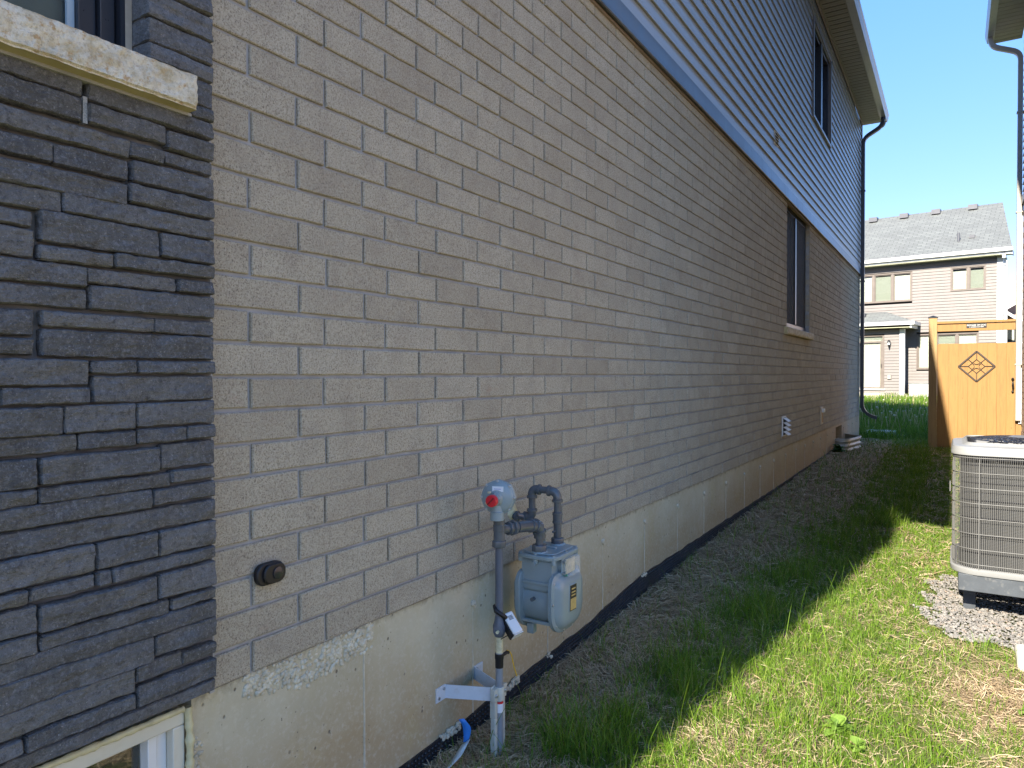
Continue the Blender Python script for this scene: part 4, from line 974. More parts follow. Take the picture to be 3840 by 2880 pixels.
# lower riser: valve, tape, sleeve, coated pipe
vb = MB().lathe([(.0165, 0), (.020, .008), (.023, .02), (.024, .04), (.0185, .055), (.0155, .075)], (RX, RY, -.165), (0, 0, 1), 18).build('shutoff_valve', M['riser'], gm, smooth=40)
MB().lathe([(.019, 0), (.019, .022), (.012, .024)], Vector((RX, RY, -.140)), (.35, -.94, 0), 16).build('valve_stem', M['riser'], vb, smooth=35)
MB().lathe([(.0065, 0), (.0065, .010)], Vector((RX, RY, -.140))+Vector((.35, -.94, 0))*.024, (.35, -.94, 0), 6).build('valve_bolt', M['tape'], vb)
pipe('taped_nipple', [(RX, RY, -.165), (RX, RY, -.225)], .0145, mat='tape')
pipe('lower_riser', [(RX, RY, -.222), (RX, RY, -.72)], .0142, mat='riser_low')
MB().lathe([(.0152, 0), (.0152, .030), (.0168, .034), (.0168, .052)], (RX, RY, -.281), (0, 0, 1), 18).build('rubber_sleeve', M['black'], gm, smooth=40)
MB().tube([(RX+.008, RY+.006, -.238), (RX+.014, RY+.030, -.232), (RX+.014, RY+.040, -.236)], .0065, 8).build('wire_boot', M['black'], gm, smooth=50)
wp = elbow_path([(RX+.014, RY+.036, -.228), (RX+.016, RY+.058, -.236), (RX+.018, RY+.066, -.285), (RX+.018, RY+.095, -.345)], .03, 6)
MB().tube(wp, .0022, 8).build('tracer_wire', M['yellow'], gm, smooth=60)
MB().lathe([(.0146, 0), (.0146, .040)], (RX, RY, -.446), (0, 0, 1), 18).build('sticker', M['label'], gm, smooth=40)
MB().lathe([(.0149, 0), (.0149, .008)], (RX, RY, -.413), (0, 0, 1), 18).build('sticker_band', M['red'], gm, smooth=40)
# wall bracket of two arms meeting at the riser
def arm(yw, side):
    mb = MB(); P0 = Vector((XC+.002, yw, 0)); P1 = Vector((RX-.012, RY+side*.022, 0)); d = (P1-P0).normalized(); nn = Vector((-d.y, d.x, 0)); t = .0018
    q = [P0+nn*t, P1+nn*t, P1-nn*t, P0-nn*t]
    mb.add([p+Vector((0, 0, z)) for z in (-.402, -.352) for p in q], [(0, 1, 2, 3), (7, 6, 5, 4), (0, 4, 5, 1), (1, 5, 6, 2), (2, 6, 7, 3), (3, 7, 4, 0)])
    o = mb.build('bracket_arm', M['galv'], gm)
    MB().box(XC, XC+.005, min(yw, yw+side*.055), max(yw, yw+side*.055), -.402, -.350).build('wall_plate', M['galv'], o)
    for k, z in ((.012, -.362), (.042, -.388)): MB().lathe([(.006, 0), (.006, .004)], (XC+.005, yw+side*k, z), (1, 0, 0), 8).build('screw', M['screw'], o)
    return o
arm(2.092, -1); arm(2.282, 1)
mb = MB(); mb.box(RX-.018, RX-.012, RY-.034, RY+.034, -.405, -.348).lathe([(.019, 0), (.019, .050)], (RX, RY, -.402), (0, 0, 1), 16).box(RX-.014, RX+.006, RY-.040, RY-.018, -.400, -.352).box(RX-.014, RX+.006, RY+.018, RY+.040, -.400, -.352)
cl = mb.build('riser_clamp', M['guard'], gm, bevel=.002)
for s in (-1, 1): MB().lathe([(.0065, 0), (.0065, .006), (.004, .008)], (RX+.006, RY+s*.029, -.376), (.8, -.6, 0), 8).build('bolt', M['screw'], cl)
for s in (-1, 1):
    mb = MB()
    for k in range(4):
        z1 = -.402-k*.06; mb.box(RX-.020+(.003 if k % 2 else 0), RX+.004, RY+s*.026-.009, RY+s*.026+.009, z1-.06, z1)
    mb.build('pipe_guard', M['guard'], gm, bevel=.003)
# box strapped to the riser
sb = thing('lock_box', (RX+.035, RY-.02, -.12), 'white and black plastic box strapped at a tilt to the gas riser below the meter', 'sensor box')
bm_ = Matrix.Translation((.212, 2.200, -.118)) @ Matrix(((.75, .55, .37), (.66, -.62, -.43), (-.0, .565, -.825))).transposed().to_4x4()
# local frame: x across, y out of face, z along length pointing down-right
rgt = Vector((.847, .531, 0)); tow = Vector((.531, -.847, 0)); upv = Vector((0, 0, 1))
ez = (rgt*.50 - upv*.70 + tow*.50).normalized(); ex = (rgt*.35 + upv*.65 + tow*.67); ex = (ex-ez*ex.dot(ez)).normalized(); ey = ez.cross(ex).normalized()
bmx = Matrix((ex, ey, ez)).transposed().to_4x4(); bmx.translation = Vector((.215, 2.205, -.115))
MB().box(-.036, .0005, -.024, .024, -.044, .044, bmx).build('base', M['black'], sb, bevel=.004)
ey0 = -.022
MB().box(.0, .011, -.021, .021, -.042, .042, bmx).build('cover', M['white'], sb, bevel=.005)
MB().box(-.026, .009, -.020, .020, .0435, .046, bmx).build('end_panel', M['white'], sb)
mb = MB()
for i in range(5):
    for j in range(4): mb.box(.0108, .0118, -.009+i*.004-.0012, -.009+i*.004+.0012, -.026+j*.0045-.0014, -.026+j*.0045+.0014, bmx)
mb.build('speaker_holes', M['black'], sb)
MB().tube([Vector((RX-.018, RY-.002, -.055)), Vector((RX+.0, RY-.022, -.065)), Vector((RX+.024, RY-.006, -.085)), Vector((.195, 2.2, -.10))], .0085, 8).build('strap', M['black'], sb, smooth=50)
MB().tube([Vector((RX+.012, RY-.008, -.172)), Vector((.20, 2.205, -.160))], .002, 6).build('cable_tie', M['black'], sb)

# ---------------------------------------------------------------- small things on our wall
dv = thing('doorbell_camera', (0, 1.282, .262), 'small black rounded plastic device fixed to the lower bricks near the stone', 'sensor')
MB().prism(rrect(.092, .060, .026, 8), 0, .018, ((.001, 1.281, .263), (0, 1, -.0), (0, 0, 1), (1, 0, 0))).build('housing', M['black'], dv, bevel=.004)
MB().prism(rrect(.072, .054, .024, 8), .018, .027, ((.001, 1.288, .263), (0, 1, 0), (0, 0, 1), (1, 0, 0))).build('raised_face', M['black'], dv, bevel=.004)
MB().lathe([(.017, 0), (.017, .003), (.014, .004)], (.028, 1.296, .263), (1, 0, 0), 24).build('lens', simple('dark_lens', (.02, .022, .03), .15), dv, smooth=35)
def louvre_vent(name, y, z, w, h, n, mat, label, proj=.05):
    t = thing(name, (0, y, z), label, 'vent')
    MB().box(.0, .014, y-w/2, y+w/2, z-h/2, z+h/2).build('frame', mat, t, bevel=.003)
    MB().box(.014, .016, y-w/2+.012, y+w/2-.012, z-h/2+.012, z+h/2-.012).build('opening', M['dark_room'], t)
    for k in range(n):
        zz = z+h/2-.014-(h-.02)*k/n
        MB().add([(.014, y-w/2+.008, zz), (.014, y+w/2-.008, zz), (.014+proj, y+w/2-.008, zz-(h/n)*.72), (.014+proj, y-w/2+.008, zz-(h/n)*.72), (.012, y-w/2+.008, zz-.003), (.012, y+w/2-.008, zz-.003), (.012+proj, y+w/2-.008, zz-(h/n)*.72-.003), (.012+proj, y-w/2+.008, zz-(h/n)*.72-.003)], [(0, 3, 2, 1), (4, 5, 6, 7), (0, 1, 5, 4), (1, 2, 6, 5), (2, 3, 7, 6), (3, 0, 4, 7)]).build('flap', mat, t)
    return t
louvre_vent('dryer_vent', 8.17, .235, .17, .215, 4, M['white'], 'white louvred vent with four open flaps low in the brick wall', .055)
louvre_vent('wall_vent', 7.72, 3.255, .17, .14, 4, simple('cream_vent', (.66, .62, .50), .4), 'small cream square vent up in the grey siding', .018)
t = thing('hose_outlet', (0, 10.75, .225), 'narrow cream cover plate with hood low on the brick near the far corner', 'wall outlet')
MB().box(0, .016, 10.66, 10.84, .10, .345).build('plate', simple('cream_plate', (.62, .52, .38), .5), t, bevel=.004)
MB().box(.016, .05, 10.70, 10.80, .27, .32).build('hood', M['white'], t, bevel=.004)
MB().box(.016, .026, 10.72, 10.78, .13, .26).build('lower_cover', simple('rusty_cover', (.45, .30, .16), .6), t, bevel=.002)

# window well
ww = thing('window_well', (.12, 12.7, -.4), 'corrugated galvanised steel window well around the far basement window', 'window well')
poly = elbow_path([(0, 12.13, 0), (.19, 12.17, 0), (.29, 12.95, 0), (0.0, 13.30, 0)], .07, 5)
mb = MB(); prof = []; zt = -.215
for k in range(17): prof.append((.016*math.sin(k*PI/2.0+.6), zt-.022-k*.0185))
prof = [(.020, zt), (.020, zt-.008), (.0, zt-.010)] + prof
ctr = Vector((.0, 12.7, 0)); pts = []
for p in poly:
    d = Vector((p.x-ctr.x, p.y-ctr.y, 0)).normalized()
    pts += [(p.x+d.x*o_, p.y+d.y*o_, z) for o_, z in prof]
m_ = len(prof)
mb.add(pts, [(i*m_+j, i*m_+j+1, (i+1)*m_+j+1, (i+1)*m_+j) for i in range(len(poly)-1) for j in range(m_-1)])
wo = mb.build('corrugated_wall', M['wellsteel'], ww, smooth=50)
md = wo.modifiers.new('thick', 'SOLIDIFY'); md.thickness = .003
MB().tube([(p.x, p.y, zt) for p in poly], .006, 6).build('rolled_rim', M['wellsteel'], ww, smooth=60)

# ---------------------------------------------------------------- condenser on its stand
AX0, AX1, AY0, AY1, AZ0, AZ1 = 1.585, 2.325, 4.86, 5.60, -.355, .385
AC = thing('air_conditioner', ((AX0+AX1)/2, (AY0+AY1)/2, AZ0), 'large grey caged air conditioner on a black stand at the right edge', 'air conditioner')
acx, acy = (AX0+AX1)/2, (AY0+AY1)/2; RC_ = .135
def rr_path(grow, n=8): 
    w = AX1-AX0+2*grow
    return [(acx+a, acy+b_) for a, b_ in rrect(w, w, RC_+grow, n)]
def wall_loop(mb, secs):
    n = len(rr_path(0)); vs = [(x, y, z) for g_, z in secs for x, y in rr_path(g_)]
    fs = []
    for j in range(len(secs)-1): fs += [(j*n+i, j*n+(i+1) % n, (j+1)*n+(i+1) % n, (j+1)*n+i) for i in range(n)]
    mb.add(vs, fs)
mb = MB(); wall_loop(mb, [(-.02, AZ0), (.004, AZ0), (.006, AZ0+.004), (.006, AZ0+.028), (-.002, AZ0+.034), (-.03, AZ0+.034), (-.03, AZ0), (-.02, AZ0)])
pan = mb.build('base_pan', M['ac_white'], AC, smooth=40)
mb = MB(); wall_loop(mb, [(-.03, AZ1-.056), (.0, AZ1-.053), (.005, AZ1-.050), (.005, AZ1-.032), (.002, AZ1-.028), (.002, AZ1-.014), (-.006, AZ1-.003), (-.05, AZ1+.002), (-.055, AZ1+.004), (-.075, AZ1+.020), (-.080, AZ1+.012)])
mb.build('top_rim', M['ac_white'], AC, smooth=40)
mb = MB(); wall_loop(mb, [(-.045, AZ0+.03), (-.045, AZ1-.09)]); mb.build('coil', M['coil'], AC, smooth=40)
mb = MB(); wall_loop(mb, [(-.014, AZ1-.075), (-.015, AZ1-.052), (-.2, AZ1-.052)]); mb.build('inner_shade', M['ac_black'], AC)
for q in range(6):
    zz = AZ0+.12+q*.102; mb = MB(); wall_loop(mb, [(-.040, zz), (-.038, zz), (-.038, zz+.004), (-.040, zz+.004)]); mb.build('tube_gap', M['ac_black'], AC)
# cage wires
mb = MB(); path = [Vector((x, y, 0)) for x, y in rr_path(-.006, 10)]; path.append(path[0])
seg = [(path[i+1]-path[i]).length for i in range(len(path)-1)]; tot = sum(seg); nw = int(tot/.0100); 
def along(d):
    for i, s in enumerate(seg):
        if d <= s: return path[i]+(path[i+1]-path[i])*(d/s), (path[i+1]-path[i]).normalized()
        d -= s
    return path[-1], (path[1]-path[0]).normalized()
for k in range(nw):
    p, t = along(tot*k/nw); w_ = t*.0014; nn = Vector((t.y, -t.x, 0))*.0014; jx = random.uniform(-.0006, .0006)
    q = [p+w_+t*jx, p+nn+t*jx, p-w_+t*jx, p-nn+t*jx]
    mb.add([v+Vector((0, 0, z)) for z in (AZ0+.03, AZ1-.053) for v in q], [(0, 1, 5, 4), (1, 2, 6, 5), (2, 3, 7, 6), (3, 0, 4, 7)])
mb.build('cage_wires', M['ac_wire'], AC, kind='stuff')
for q in range(8):
    zz = AZ0+.060+q*.088; mb = MB(); mb.tube([Vector((x, y, zz)) for x, y in rr_path(-.003, 6)]+[Vector((*rr_path(-.003, 6)[0], zz))], .0021, 6, caps=False); mb.build('cage_hoop', M['ac_wire'], AC, smooth=60)
MB().box(acx-.36, acx-.355, AY0+.155, AY0+.163, AZ0+.03, AZ1-.053).build('corner_wire', M['ac_wire'], AC)
mb = MB(); mb.box(AX0+.132, AX0+.137, AY0-.003, AY0, AZ0+.03, AZ1-.07); mb.build('corner_bar', M['ac_wire'], AC)
# top: recessed deck, spiral guard, hub and blades
mb = MB(); wall_loop(mb, [(-.078, AZ1+.010), (-.095, AZ1-.03)]); mb.build('shroud', M['ac_black'], AC, smooth=40)
mb = MB()
for k in range(30):
    for s in (1, -1):
        p = []
        for i in range(7):
            r_ = .075+(.275-.075)*i/6; a = 2*PI*k/30+s*(i/6)*.8; p.append((acx+math.cos(a)*r_, acy+math.sin(a)*r_, AZ1+.024+.016*(1-(i/6)**2)))
        mb.tube(p, .0020, 4, caps=False)
for r_ in (.08, .15, .215, .275):
    p = [(acx+math.cos(2*PI*i/40)*r_, acy+math.sin(2*PI*i/40)*r_, AZ1+.024+.016*(1-((r_-.075)/.2)**2)) for i in range(41)]; mb.tube(p, .0026, 5, caps=False)
mb.build('fan_guard', M['ac_black'], AC, smooth=60)
MB().lathe([(.082, 0), (.082, .006), (.06, .012)], (acx, acy, AZ1+.036), (0, 0, 1), 24).build('fan_cap', M['ac_wire'], AC, smooth=40)
MB().lathe([(.05, -.10), (.05, 0)], (acx, acy, AZ1-.01), (0, 0, 1), 16).build('fan_motor', M['ac_black'], AC, smooth=40)
for k in range(3):
    a = 2*PI*k/3+.4; mb = MB(); pts = []
    for r_ in (.05, .15, .26):
        for s, dz in ((-.32, -.035), (.32, .01)): pts.append((acx+math.cos(a+s)*r_, acy+math.sin(a+s)*r_, AZ1-.07+dz))
    mb.add(pts, [(0, 2, 3, 1), (2, 4, 5, 3)]); o = mb.build('fan_blade', M['ac_wire'], AC); o.modifiers.new('t', 'SOLIDIFY').thickness = .003
mb = MB(); wall_loop(mb, [(-.09, AZ0+.004), (-.35, AZ0+.004)]); mb.build('floor_pan', M['ac_black'], AC)
MB().box(AX0-.012, AX0-.006, AY0+.25, AY0+.29, AZ0+.44, AZ0+.50).build('label_plate', M['ac_wire'], AC)
st_ = thing('equipment_stand', (acx, acy, -.62), 'low black stand on the gravel carrying the air conditioner', 'stand')
MB().box(AX0+.035, AX1-.03, AY0+.005, AY0+.055, AZ0-.098, AZ0-.001).box(AX0+.035, AX1-.03, AY1-.055, AY1-.005, AZ0-.098, AZ0-.001).box(AX0+.035, AX0+.085, AY0+.055, AY1-.055, AZ0-.098, AZ0-.001).box(AX1-.08, AX1-.03, AY0+.055, AY1-.055, AZ0-.098, AZ0-.001).build('top_frame', M['stand'], st_, bevel=.004)
for x, y in ((AX0+.075, AY0+.22), (AX1-.06, AY0+.22), (AX0+.075, AY1-.12), (AX1-.06, AY1-.12)): MB().box(x-.012 if x < 2 else x-.012, x+.05 if x < 2 else x+.012, y-.02, y+.02, -.68, AZ0-.098).build('leg', M['stand'], st_)

# ---------------------------------------------------------------- neighbouring house on the right
NX, NYE = 2.515, 14.06; NZB = 3.62
nb = thing('house', (NX+4, 8, -.5), 'brown brick and grey sided neighbouring house along the right edge behind the cream downspout', 'house')
MB().box(NX, NX+9, 4.4, NYE, -.9, NZB).build('brick_wall', M['brown_brick'], nb)
mb = MB()
for r in range(46):
    z0 = -.46+r*.0886; yy = NYE - (0 if r % 2 else .13)
    while yy > 10.5:
        y0 = yy-.255; mb.cur = random.random(); mb.box(NX-.007, NX+.02, max(y0, 10.4), yy-.002 if yy < NYE else NYE+.004, z0, z0+.078); yy = y0-.012
mb.build('brick_courses', M['brown_brick'], nb, kind='stuff')
MB().box(NX+.005, NX+8.9, 4.5, NYE-.01, NZB, 6.35).build('upper_wall', M['dark_room'], nb)
mb = MB()
for k in range(24):
    z0 = NZB+k*.114; prof = [(NX+.004, z0+.114), (NX-.014, z0+.006), (NX-.014, z0), (NX+.004, z0)]
    pts = [(x, y, z) for y in (4.4, NYE+.01) for x, z in prof]; mb.add(pts, [(0, 4, 5, 1), (1, 5, 6, 2), (2, 6, 7, 3), (4, 7, 6, 5)])
mb.build('siding_boards', M['siding'], nb, kind='stuff')
MB().box(NX-.030, NX+.02, 4.39, NYE+.02, NZB-.10, NZB+.02).build('flashing', M['flash'], nb)
NEZ = 6.30
yy = 11.2
MB().box(NX-.42, NX-.02, 4.1, 11.2, NEZ, NEZ+.01).build('soffit', M['soffit'], nb)
while yy < NYE+.12:
    MB().box(NX-.42, NX-.02, yy+.006, yy+.131, NEZ, NEZ+.01).box(NX-.42, NX-.02, yy-.004, yy+.006, NEZ+.01, NEZ+.014).build('soffit_panel', M['soffit'], nb); yy += .135
MB().prism([(NX-.02, -.0), (NX-.42, -.0), (NX-.42, .05), (NX-.02, .05)], 0, .01, ((0, NYE+.13, NEZ), (1, 0, 0), (0, 0, 1), (0, 1, 0))).build('eave_end', M['soffit'], nb)
mb = MB(); mb.prism([(NX-.405, .12), (NX-.405, -.01), (NX-.50, -.01), (NX-.515, .04), (NX-.53, .11), (NX-.515, .115), (NX-.49, .03), (NX-.49, 0), (NX-.415, 0), (NX-.415, .12)], 4.1, NYE+.16, ((0, 0, NEZ), (1, 0, 0), (0, 0, 1), (0, 1, 0))); mb.build('gutter', M['gutter'], nb)
MB().add([(NX-.51, 4.1, NEZ+.12), (NX-.51, NYE+.16, NEZ+.12), (NX+4.5, NYE+.16, NEZ+2.6), (NX+4.5, 4.1, NEZ+2.6)], [(3, 2, 1, 0)]).build('roof', M['shingle'], nb)
MB().add([(NX, NYE, NEZ), (NX+4.5, NYE, NEZ+2.4), (NX+9, NYE, NEZ)], [(0, 1, 2)]).build('gable_wall', M['siding'], nb)
d2 = downspout([(NX-.46, NYE-.06, NEZ-.01), (NX-.46, NYE-.06, NEZ-.15), (NX-.055, NYE-.04, NEZ-.33), (NX-.055, NYE-.04, .05)], .12, .042, .034, M['ds_light'], nb)
for z in (5.0, 3.4, .95): MB().box(NX-.102, NX-.008, NYE-.088, NYE+.008, z, z+.02).build('strap', M['ds_light'], d2)
MB().box(NX-.045, NX-.005, NYE-.02, NYE+.03, .0, NZB-.1).build('corner_strip', simple('pale_corner_strip', (.62, .66, .72), .4), nb)

# ---------------------------------------------------------------- gate between the houses
GY = 14.0
gf = thing('gateway', (1.27, GY, -.45), 'tall cedar post with black cap and double top rail spanning to the right house', 'gateway')
def pboard(name, x0, x1, y0, y1, z0, z1, mat, parent, bevel=.004, rnd=None):
    mb = MB(); mb.cur = random.random() if rnd is None else rnd; mb.box(x0, x1, y0, y1, z0, z1); return mb.build(name, mat, parent, bevel=bevel)
pboard('post', 1.215, 1.337, GY-.06, GY+.06, -.60, 1.755, M['post'], gf, rnd=.8)
MB().box(1.205, 1.347, GY-.07, GY+.07, 1.755, 1.772).add([(1.205, GY-.07, 1.772), (1.347, GY-.07, 1.772), (1.347, GY+.07, 1.772), (1.205, GY+.07, 1.772), (1.276, GY, 1.80)], [(0, 1, 4), (1, 2, 4), (2, 3, 4), (3, 0, 4)]).build('post_cap', M['black'], gf)
pboard('top_rail', 1.337, 2.42, GY-.055, GY+.035, 1.650, 1.690, M['cedar'], gf)
pboard('lower_rail', 1.337, 2.42, GY-.03, GY+.01, 1.520, 1.646, M['cedar'], gf, rnd=1)
pboard('post', 2.43, 2.52, GY+.07, GY+.16, -.60, 1.3, M['cedar'], gf)
gt = thing('gate', (1.9, GY, -.43), 'sunlit cedar plank gate with black diamond grille and iron handle', 'gate')
xs = [1.352, 1.507, 1.641, 1.776, 1.909, 2.045, 2.175, 2.304, 2.425]
for a_, b_ in zip(xs[:-1], xs[1:]):
    pboard('board', a_+.0003, b_-.0003, GY-.012+random.uniform(-.001, .001), GY+.008, -.435+random.uniform(-.003, .003), 1.315+random.uniform(-.003, .003), M['cedar'], gt, .002)
for z in (1.1, -.2): pboard('back_rail', 1.36, 2.42, GY+.009, GY+.045, z, z+.085, M['cedar'], gt)
pboard('hinge_stile', 1.340, 1.3515, GY-.02, GY+.04, -.42, 1.30, M['cedar'], gt, .001, 0)
# diamond grille
dcx, dcz, dw, dh = 1.898, .934, .252, .250; orn = MB()
og = bpy.data.objects
D4 = [(dcx, dcz+dh), (dcx+dw, dcz), (dcx, dcz-dh), (dcx-dw, dcz)]
mb = MB()
def bar(mb, a, b_, r, yy=GY-.022, d=.010):
    A = Vector((a[0], yy, a[1])); B = Vector((b_[0], yy, b_[1])); t = (B-A).normalized(); nn = Vector((-t.z, 0, t.x))*r
    mb.add([p+Vector((0, dy, 0)) for dy in (-d, d) for p in (A+nn, B+nn, B-nn, A-nn)], [(0, 1, 2, 3), (7, 6, 5, 4), (0, 4, 5, 1), (1, 5, 6, 2), (2, 6, 7, 3), (3, 7, 4, 0)])
for i in range(4): bar(mb, D4[i], D4[(i+1) % 4], .011)
orn = mb.build('diamond_grille', simple('bronze_black_metal', (.06, .045, .035), .35), gt)
mb = MB(); q = .115
I4 = [(dcx, dcz+q), (dcx+q, dcz), (dcx, dcz-q), (dcx-q, dcz)]
for i in range(4):
    bar(mb, I4[i], I4[(i+1) % 4], .0035, d=.005); bar(mb, I4[i], (D4[i][0], D4[i][1]), .0035, d=.005)
    mx_ = ((I4[i][0]+I4[(i+1) % 4][0])/2, (I4[i][1]+I4[(i+1) % 4][1])/2); mo = ((D4[i][0]+D4[(i+1) % 4][0])/2, (D4[i][1]+D4[(i+1) % 4][1])/2); bar(mb, mx_, mo, .0035, d=.005)
for cx_, cz_, a0, a1 in ((dcx-.082, dcz, -60, 60), (dcx+.082, dcz, 120, 240), (dcx, dcz+.082, 215, 325), (dcx, dcz-.082, 35, 145)):
    for k in range(6):
        a, b_ = R(a0+(a1-a0)*k/6), R(a0+(a1-a0)*(k+1)/6); bar(mb, (cx_+math.cos(a)*.05, cz_+math.sin(a)*.05), (cx_+math.cos(b_)*.05, cz_+math.sin(b_)*.05), .003, d=.005)
mb.build('scroll_bars', M['frame_black'], orn)
hd = MB().lathe([(.004, .0), (.017, .02), (.022, .035), (.010, .052), (.008, .060)], (2.388, GY-.035, .69), (0, 0, 1), 12).lathe([(.004, .0), (.016, -.015), (.018, -.028), (.006, -.045)], (2.388, GY-.035, .545), (0, 0, 1), 12).tube([(2.388, GY-.03, .69), (2.388, GY-.075, .665), (2.388, GY-.08, .62), (2.388, GY-.07, .57), (2.388, GY-.03, .545)], [.007, .013, .017, .011, .006], 10).build('handle', simple('black_iron', (.025, .02, .018), .3, metal=.4), gt, smooth=50)
sg = thing('sign', (1.893, GY-.034, 1.60), 'small black BEWARE OF DOG sign screwed to the gate rail', 'sign')
MB().box(1.754, 2.033, GY-.035, GY-.031, 1.566, 1.638).build('sign_board', M['black'], sg)
def text(body, size, x, y, z, mat, parent, name='lettering', ext=.0006, bold=.0):
    cu = bpy.data.curves.new(name, 'FONT'); cu.body = body; cu.size = size; cu.extrude = ext; cu.align_x = 'CENTER'; cu.align_y = 'CENTER'; cu.offset = bold
    o = bpy.data.objects.new('tmp', cu); COL.objects.link(o); bpy.context.view_layer.update()
    me = bpy.data.meshes.new_from_object(o.evaluated_get(bpy.context.evaluated_depsgraph_get())); bpy.data.objects.remove(o)
    me.name = name; me.materials.clear(); me.materials.append(mat)
    o = bpy.data.objects.new(name, me); COL.objects.link(o); o.rotation_euler = (R(90), 0, 0); o.location = Vector((x, y, z)) - world_loc(parent); o.parent = parent; return o
text('BEWARE OF DOG', .0330, 1.893, GY-.0365, 1.612, M['white'], sg)
mb = MB()
for k in range(9): mb.box(1.795+k*.022, 1.795+k*.022+random.choice([.012, .016, .019]), GY-.0365, GY-.0355, 1.579, 1.586)
mb.build('small_print', M['white'], sg)

# ---------------------------------------------------------------- house across the back yards
FA = Vector((3.046, 31.0, 0)); TH = R(8)
fh = bpy.data.objects.new('house', None); COL.objects.link(fh); fh.location = (0, 0, 0)
tag(fh, 'taupe sided two storey house with grey shingle roof seen beyond the gate', 'house')
FM = Matrix.Translation(FA) @ Matrix(((-math.cos(TH), -math.sin(TH), 0), (math.sin(TH), -math.cos(TH), 0), (0, 0, 1))).to_4x4()
# local frame: x = to the left along the facade, y = out towards us, z up
FM = Matrix.Translation(FA) @ Matrix(((-math.cos(TH), -math.sin(TH), 0, 0), (math.sin(TH), -math.cos(TH), 0, 0), (0, 0, 1, 0), (0, 0, 0, 1)))
def fbox(name, mat, boxes, parent=None, kind=None, bevel=0):
    mb = MB()
    for b_ in boxes: mb.box(*b_, FM)
    return mb.build(name, mat, parent or fh, kind=kind, bevel=bevel)
fbox('wall', M['dark_room'], [(.1, 13, -.5, -.16, -.6, 5.05), (1.2, 13, -9, -.5, -.6, 5.05), (3.17, 7.5, -.16, .58, -.6, 2.55)])
def flaps(x0, x1, y, z0, z1, holes=(), exp=.114):
    mb = MB(); z = z0
    while z < z1-.01:
        e = min(exp, z1-z); spans = [(x0, x1)]
        for hx0, hx1, hz0, hz1 in holes:
            if z+e > hz0+.02 and z < hz1-.02:
                ns = []
                for a, b_ in spans:
                    if hx0 > a and hx1 < b_: ns += [(a, hx0), (hx1, b_)]
                    elif hx0 <= a < hx1 < b_: ns.append((hx1, b_))
                    elif a < hx0 < b_ <= hx1: ns.append((a, hx0))
                    elif hx1 <= a or hx0 >= b_: ns.append((a, b_))
                spans = ns
        for a, b_ in spans:
            vs = [FM @ Vector((x, y+o_, zz)) for x in (a, b_) for o_, zz in ((.0, z+e), (.009, z+e*.55), (.013, z+e*.5), (.020, z+.008), (.020, z), (0, z))]
            mb.add(vs, [(0, 1, 7, 6), (1, 2, 8, 7), (2, 3, 9, 8), (3, 4, 10, 9), (4, 5, 11, 10)])
        z += exp
    return mb
WUR = (.52, 1.63, 3.895, 4.79); WUL = (2.90, 5.0, 3.63, 4.775); WLO = (.73, 2.74, .98, 2.34); DOOR = (3.705, 5.4, .24, 2.30)
flaps(.18, 12, -.03, -.1, 4.99, (WUR, WUL, WLO)).build('siding', M['far_siding'], fh, kind='stuff')
flaps(3.17, 7.4, .72, -.16, 2.52, (DOOR,)).build('sunroom_siding', M['far_siding'], fh, kind='stuff')
mbs = MB(); z = -.16
while z < 2.5:
    vs = [FM @ Vector((3.15-o_, y, zz)) for y in (-.03, .74) for o_, zz in ((.0, z+.114), (.018, z+.008), (.018, z), (0, z))]
    mbs.add(vs, [(0, 1, 5, 4), (1, 2, 6, 5), (2, 3, 7, 6)]); z += .114
mbs.build('side_siding', M['far_siding'], fh, kind='stuff')
fbox('corner_trim', M['white_trim'], [(0.0, .18, -.2, .015, -.1, 5.06)]); fbox('corner_trim', M['white_trim'], [(3.0, 3.17, .60, .765, -.16, 2.53)])
fbox('eave_shade_band', simple('eave_shade_slate', (.10, .11, .12), .5), [(.18, 12, -.03, .0, 4.99, 5.06)])  # dark strip standing in for the eave's shadow below the soffit
def fwindow(rect, y, mulls, blinds, sill=True):
    x0, x1, z0, z1 = rect; t = .045
    w = fbox('window', M['dark_room'], [(x0, x1, y-.10, y-.09, z0, z1)])
    fbox('frame', M['frame_taupe'], [(x0, x0+t, y-.08, y+.03, z0, z1), (x1-t, x1, y-.08, y+.03, z0, z1), (x0+t, x1-t, y-.08, y+.03, z1-t, z1), (x0+t, x1-t, y-.08, y+.03, z0, z0+t)] + [(m_-.035, m_+.035, y-.08, y+.025, z0+t, z1-t) for m_ in mulls], w)
    ed = [x0+t] + [v for m_ in mulls for v in (m_-.035, m_+.035)] + [x1-t]
    for k in range(len(ed)//2):
        a, b_ = ed[2*k], ed[2*k+1]
        fbox('frame_sash', M['frame_taupe'], [(a, a+.03, y-.06, y, z0+t, z1-t), (b_-.03, b_, y-.06, y, z0+t, z1-t), (a+.03, b_-.03, y-.06, y, z1-t-.03, z1-t), (a+.03, b_-.03, y-.06, y, z0+t, z0+t+.03)], w)
        fbox('pane', M['glass'], [(a+.03, b_-.03, y-.04, y-.036, z0+t+.03, z1-t-.03)], w)
        top = z1-.02 if blinds[k] > .5 else z1-.15; mb = MB(); z = z0+t
        while z < z1-t-.11: mb.box(a, b_, y-.060, y-.056, z, z+.128, FM); mb.box(a, b_, y-.063, y-.060, z+.128, z+.14, FM); z += .14
        mb.build('blind', M['blind'] if blinds[k] > .5 else M['blind_dim'], w)
    return w
fwindow(WUR, -.03, [1.065], [.3, 1]); fwindow(WUL, -.03, [3.585, 4.265], [1, .3, 1]); fwindow(WLO, -.03, [1.41, 2.08], [1, .3, 1])
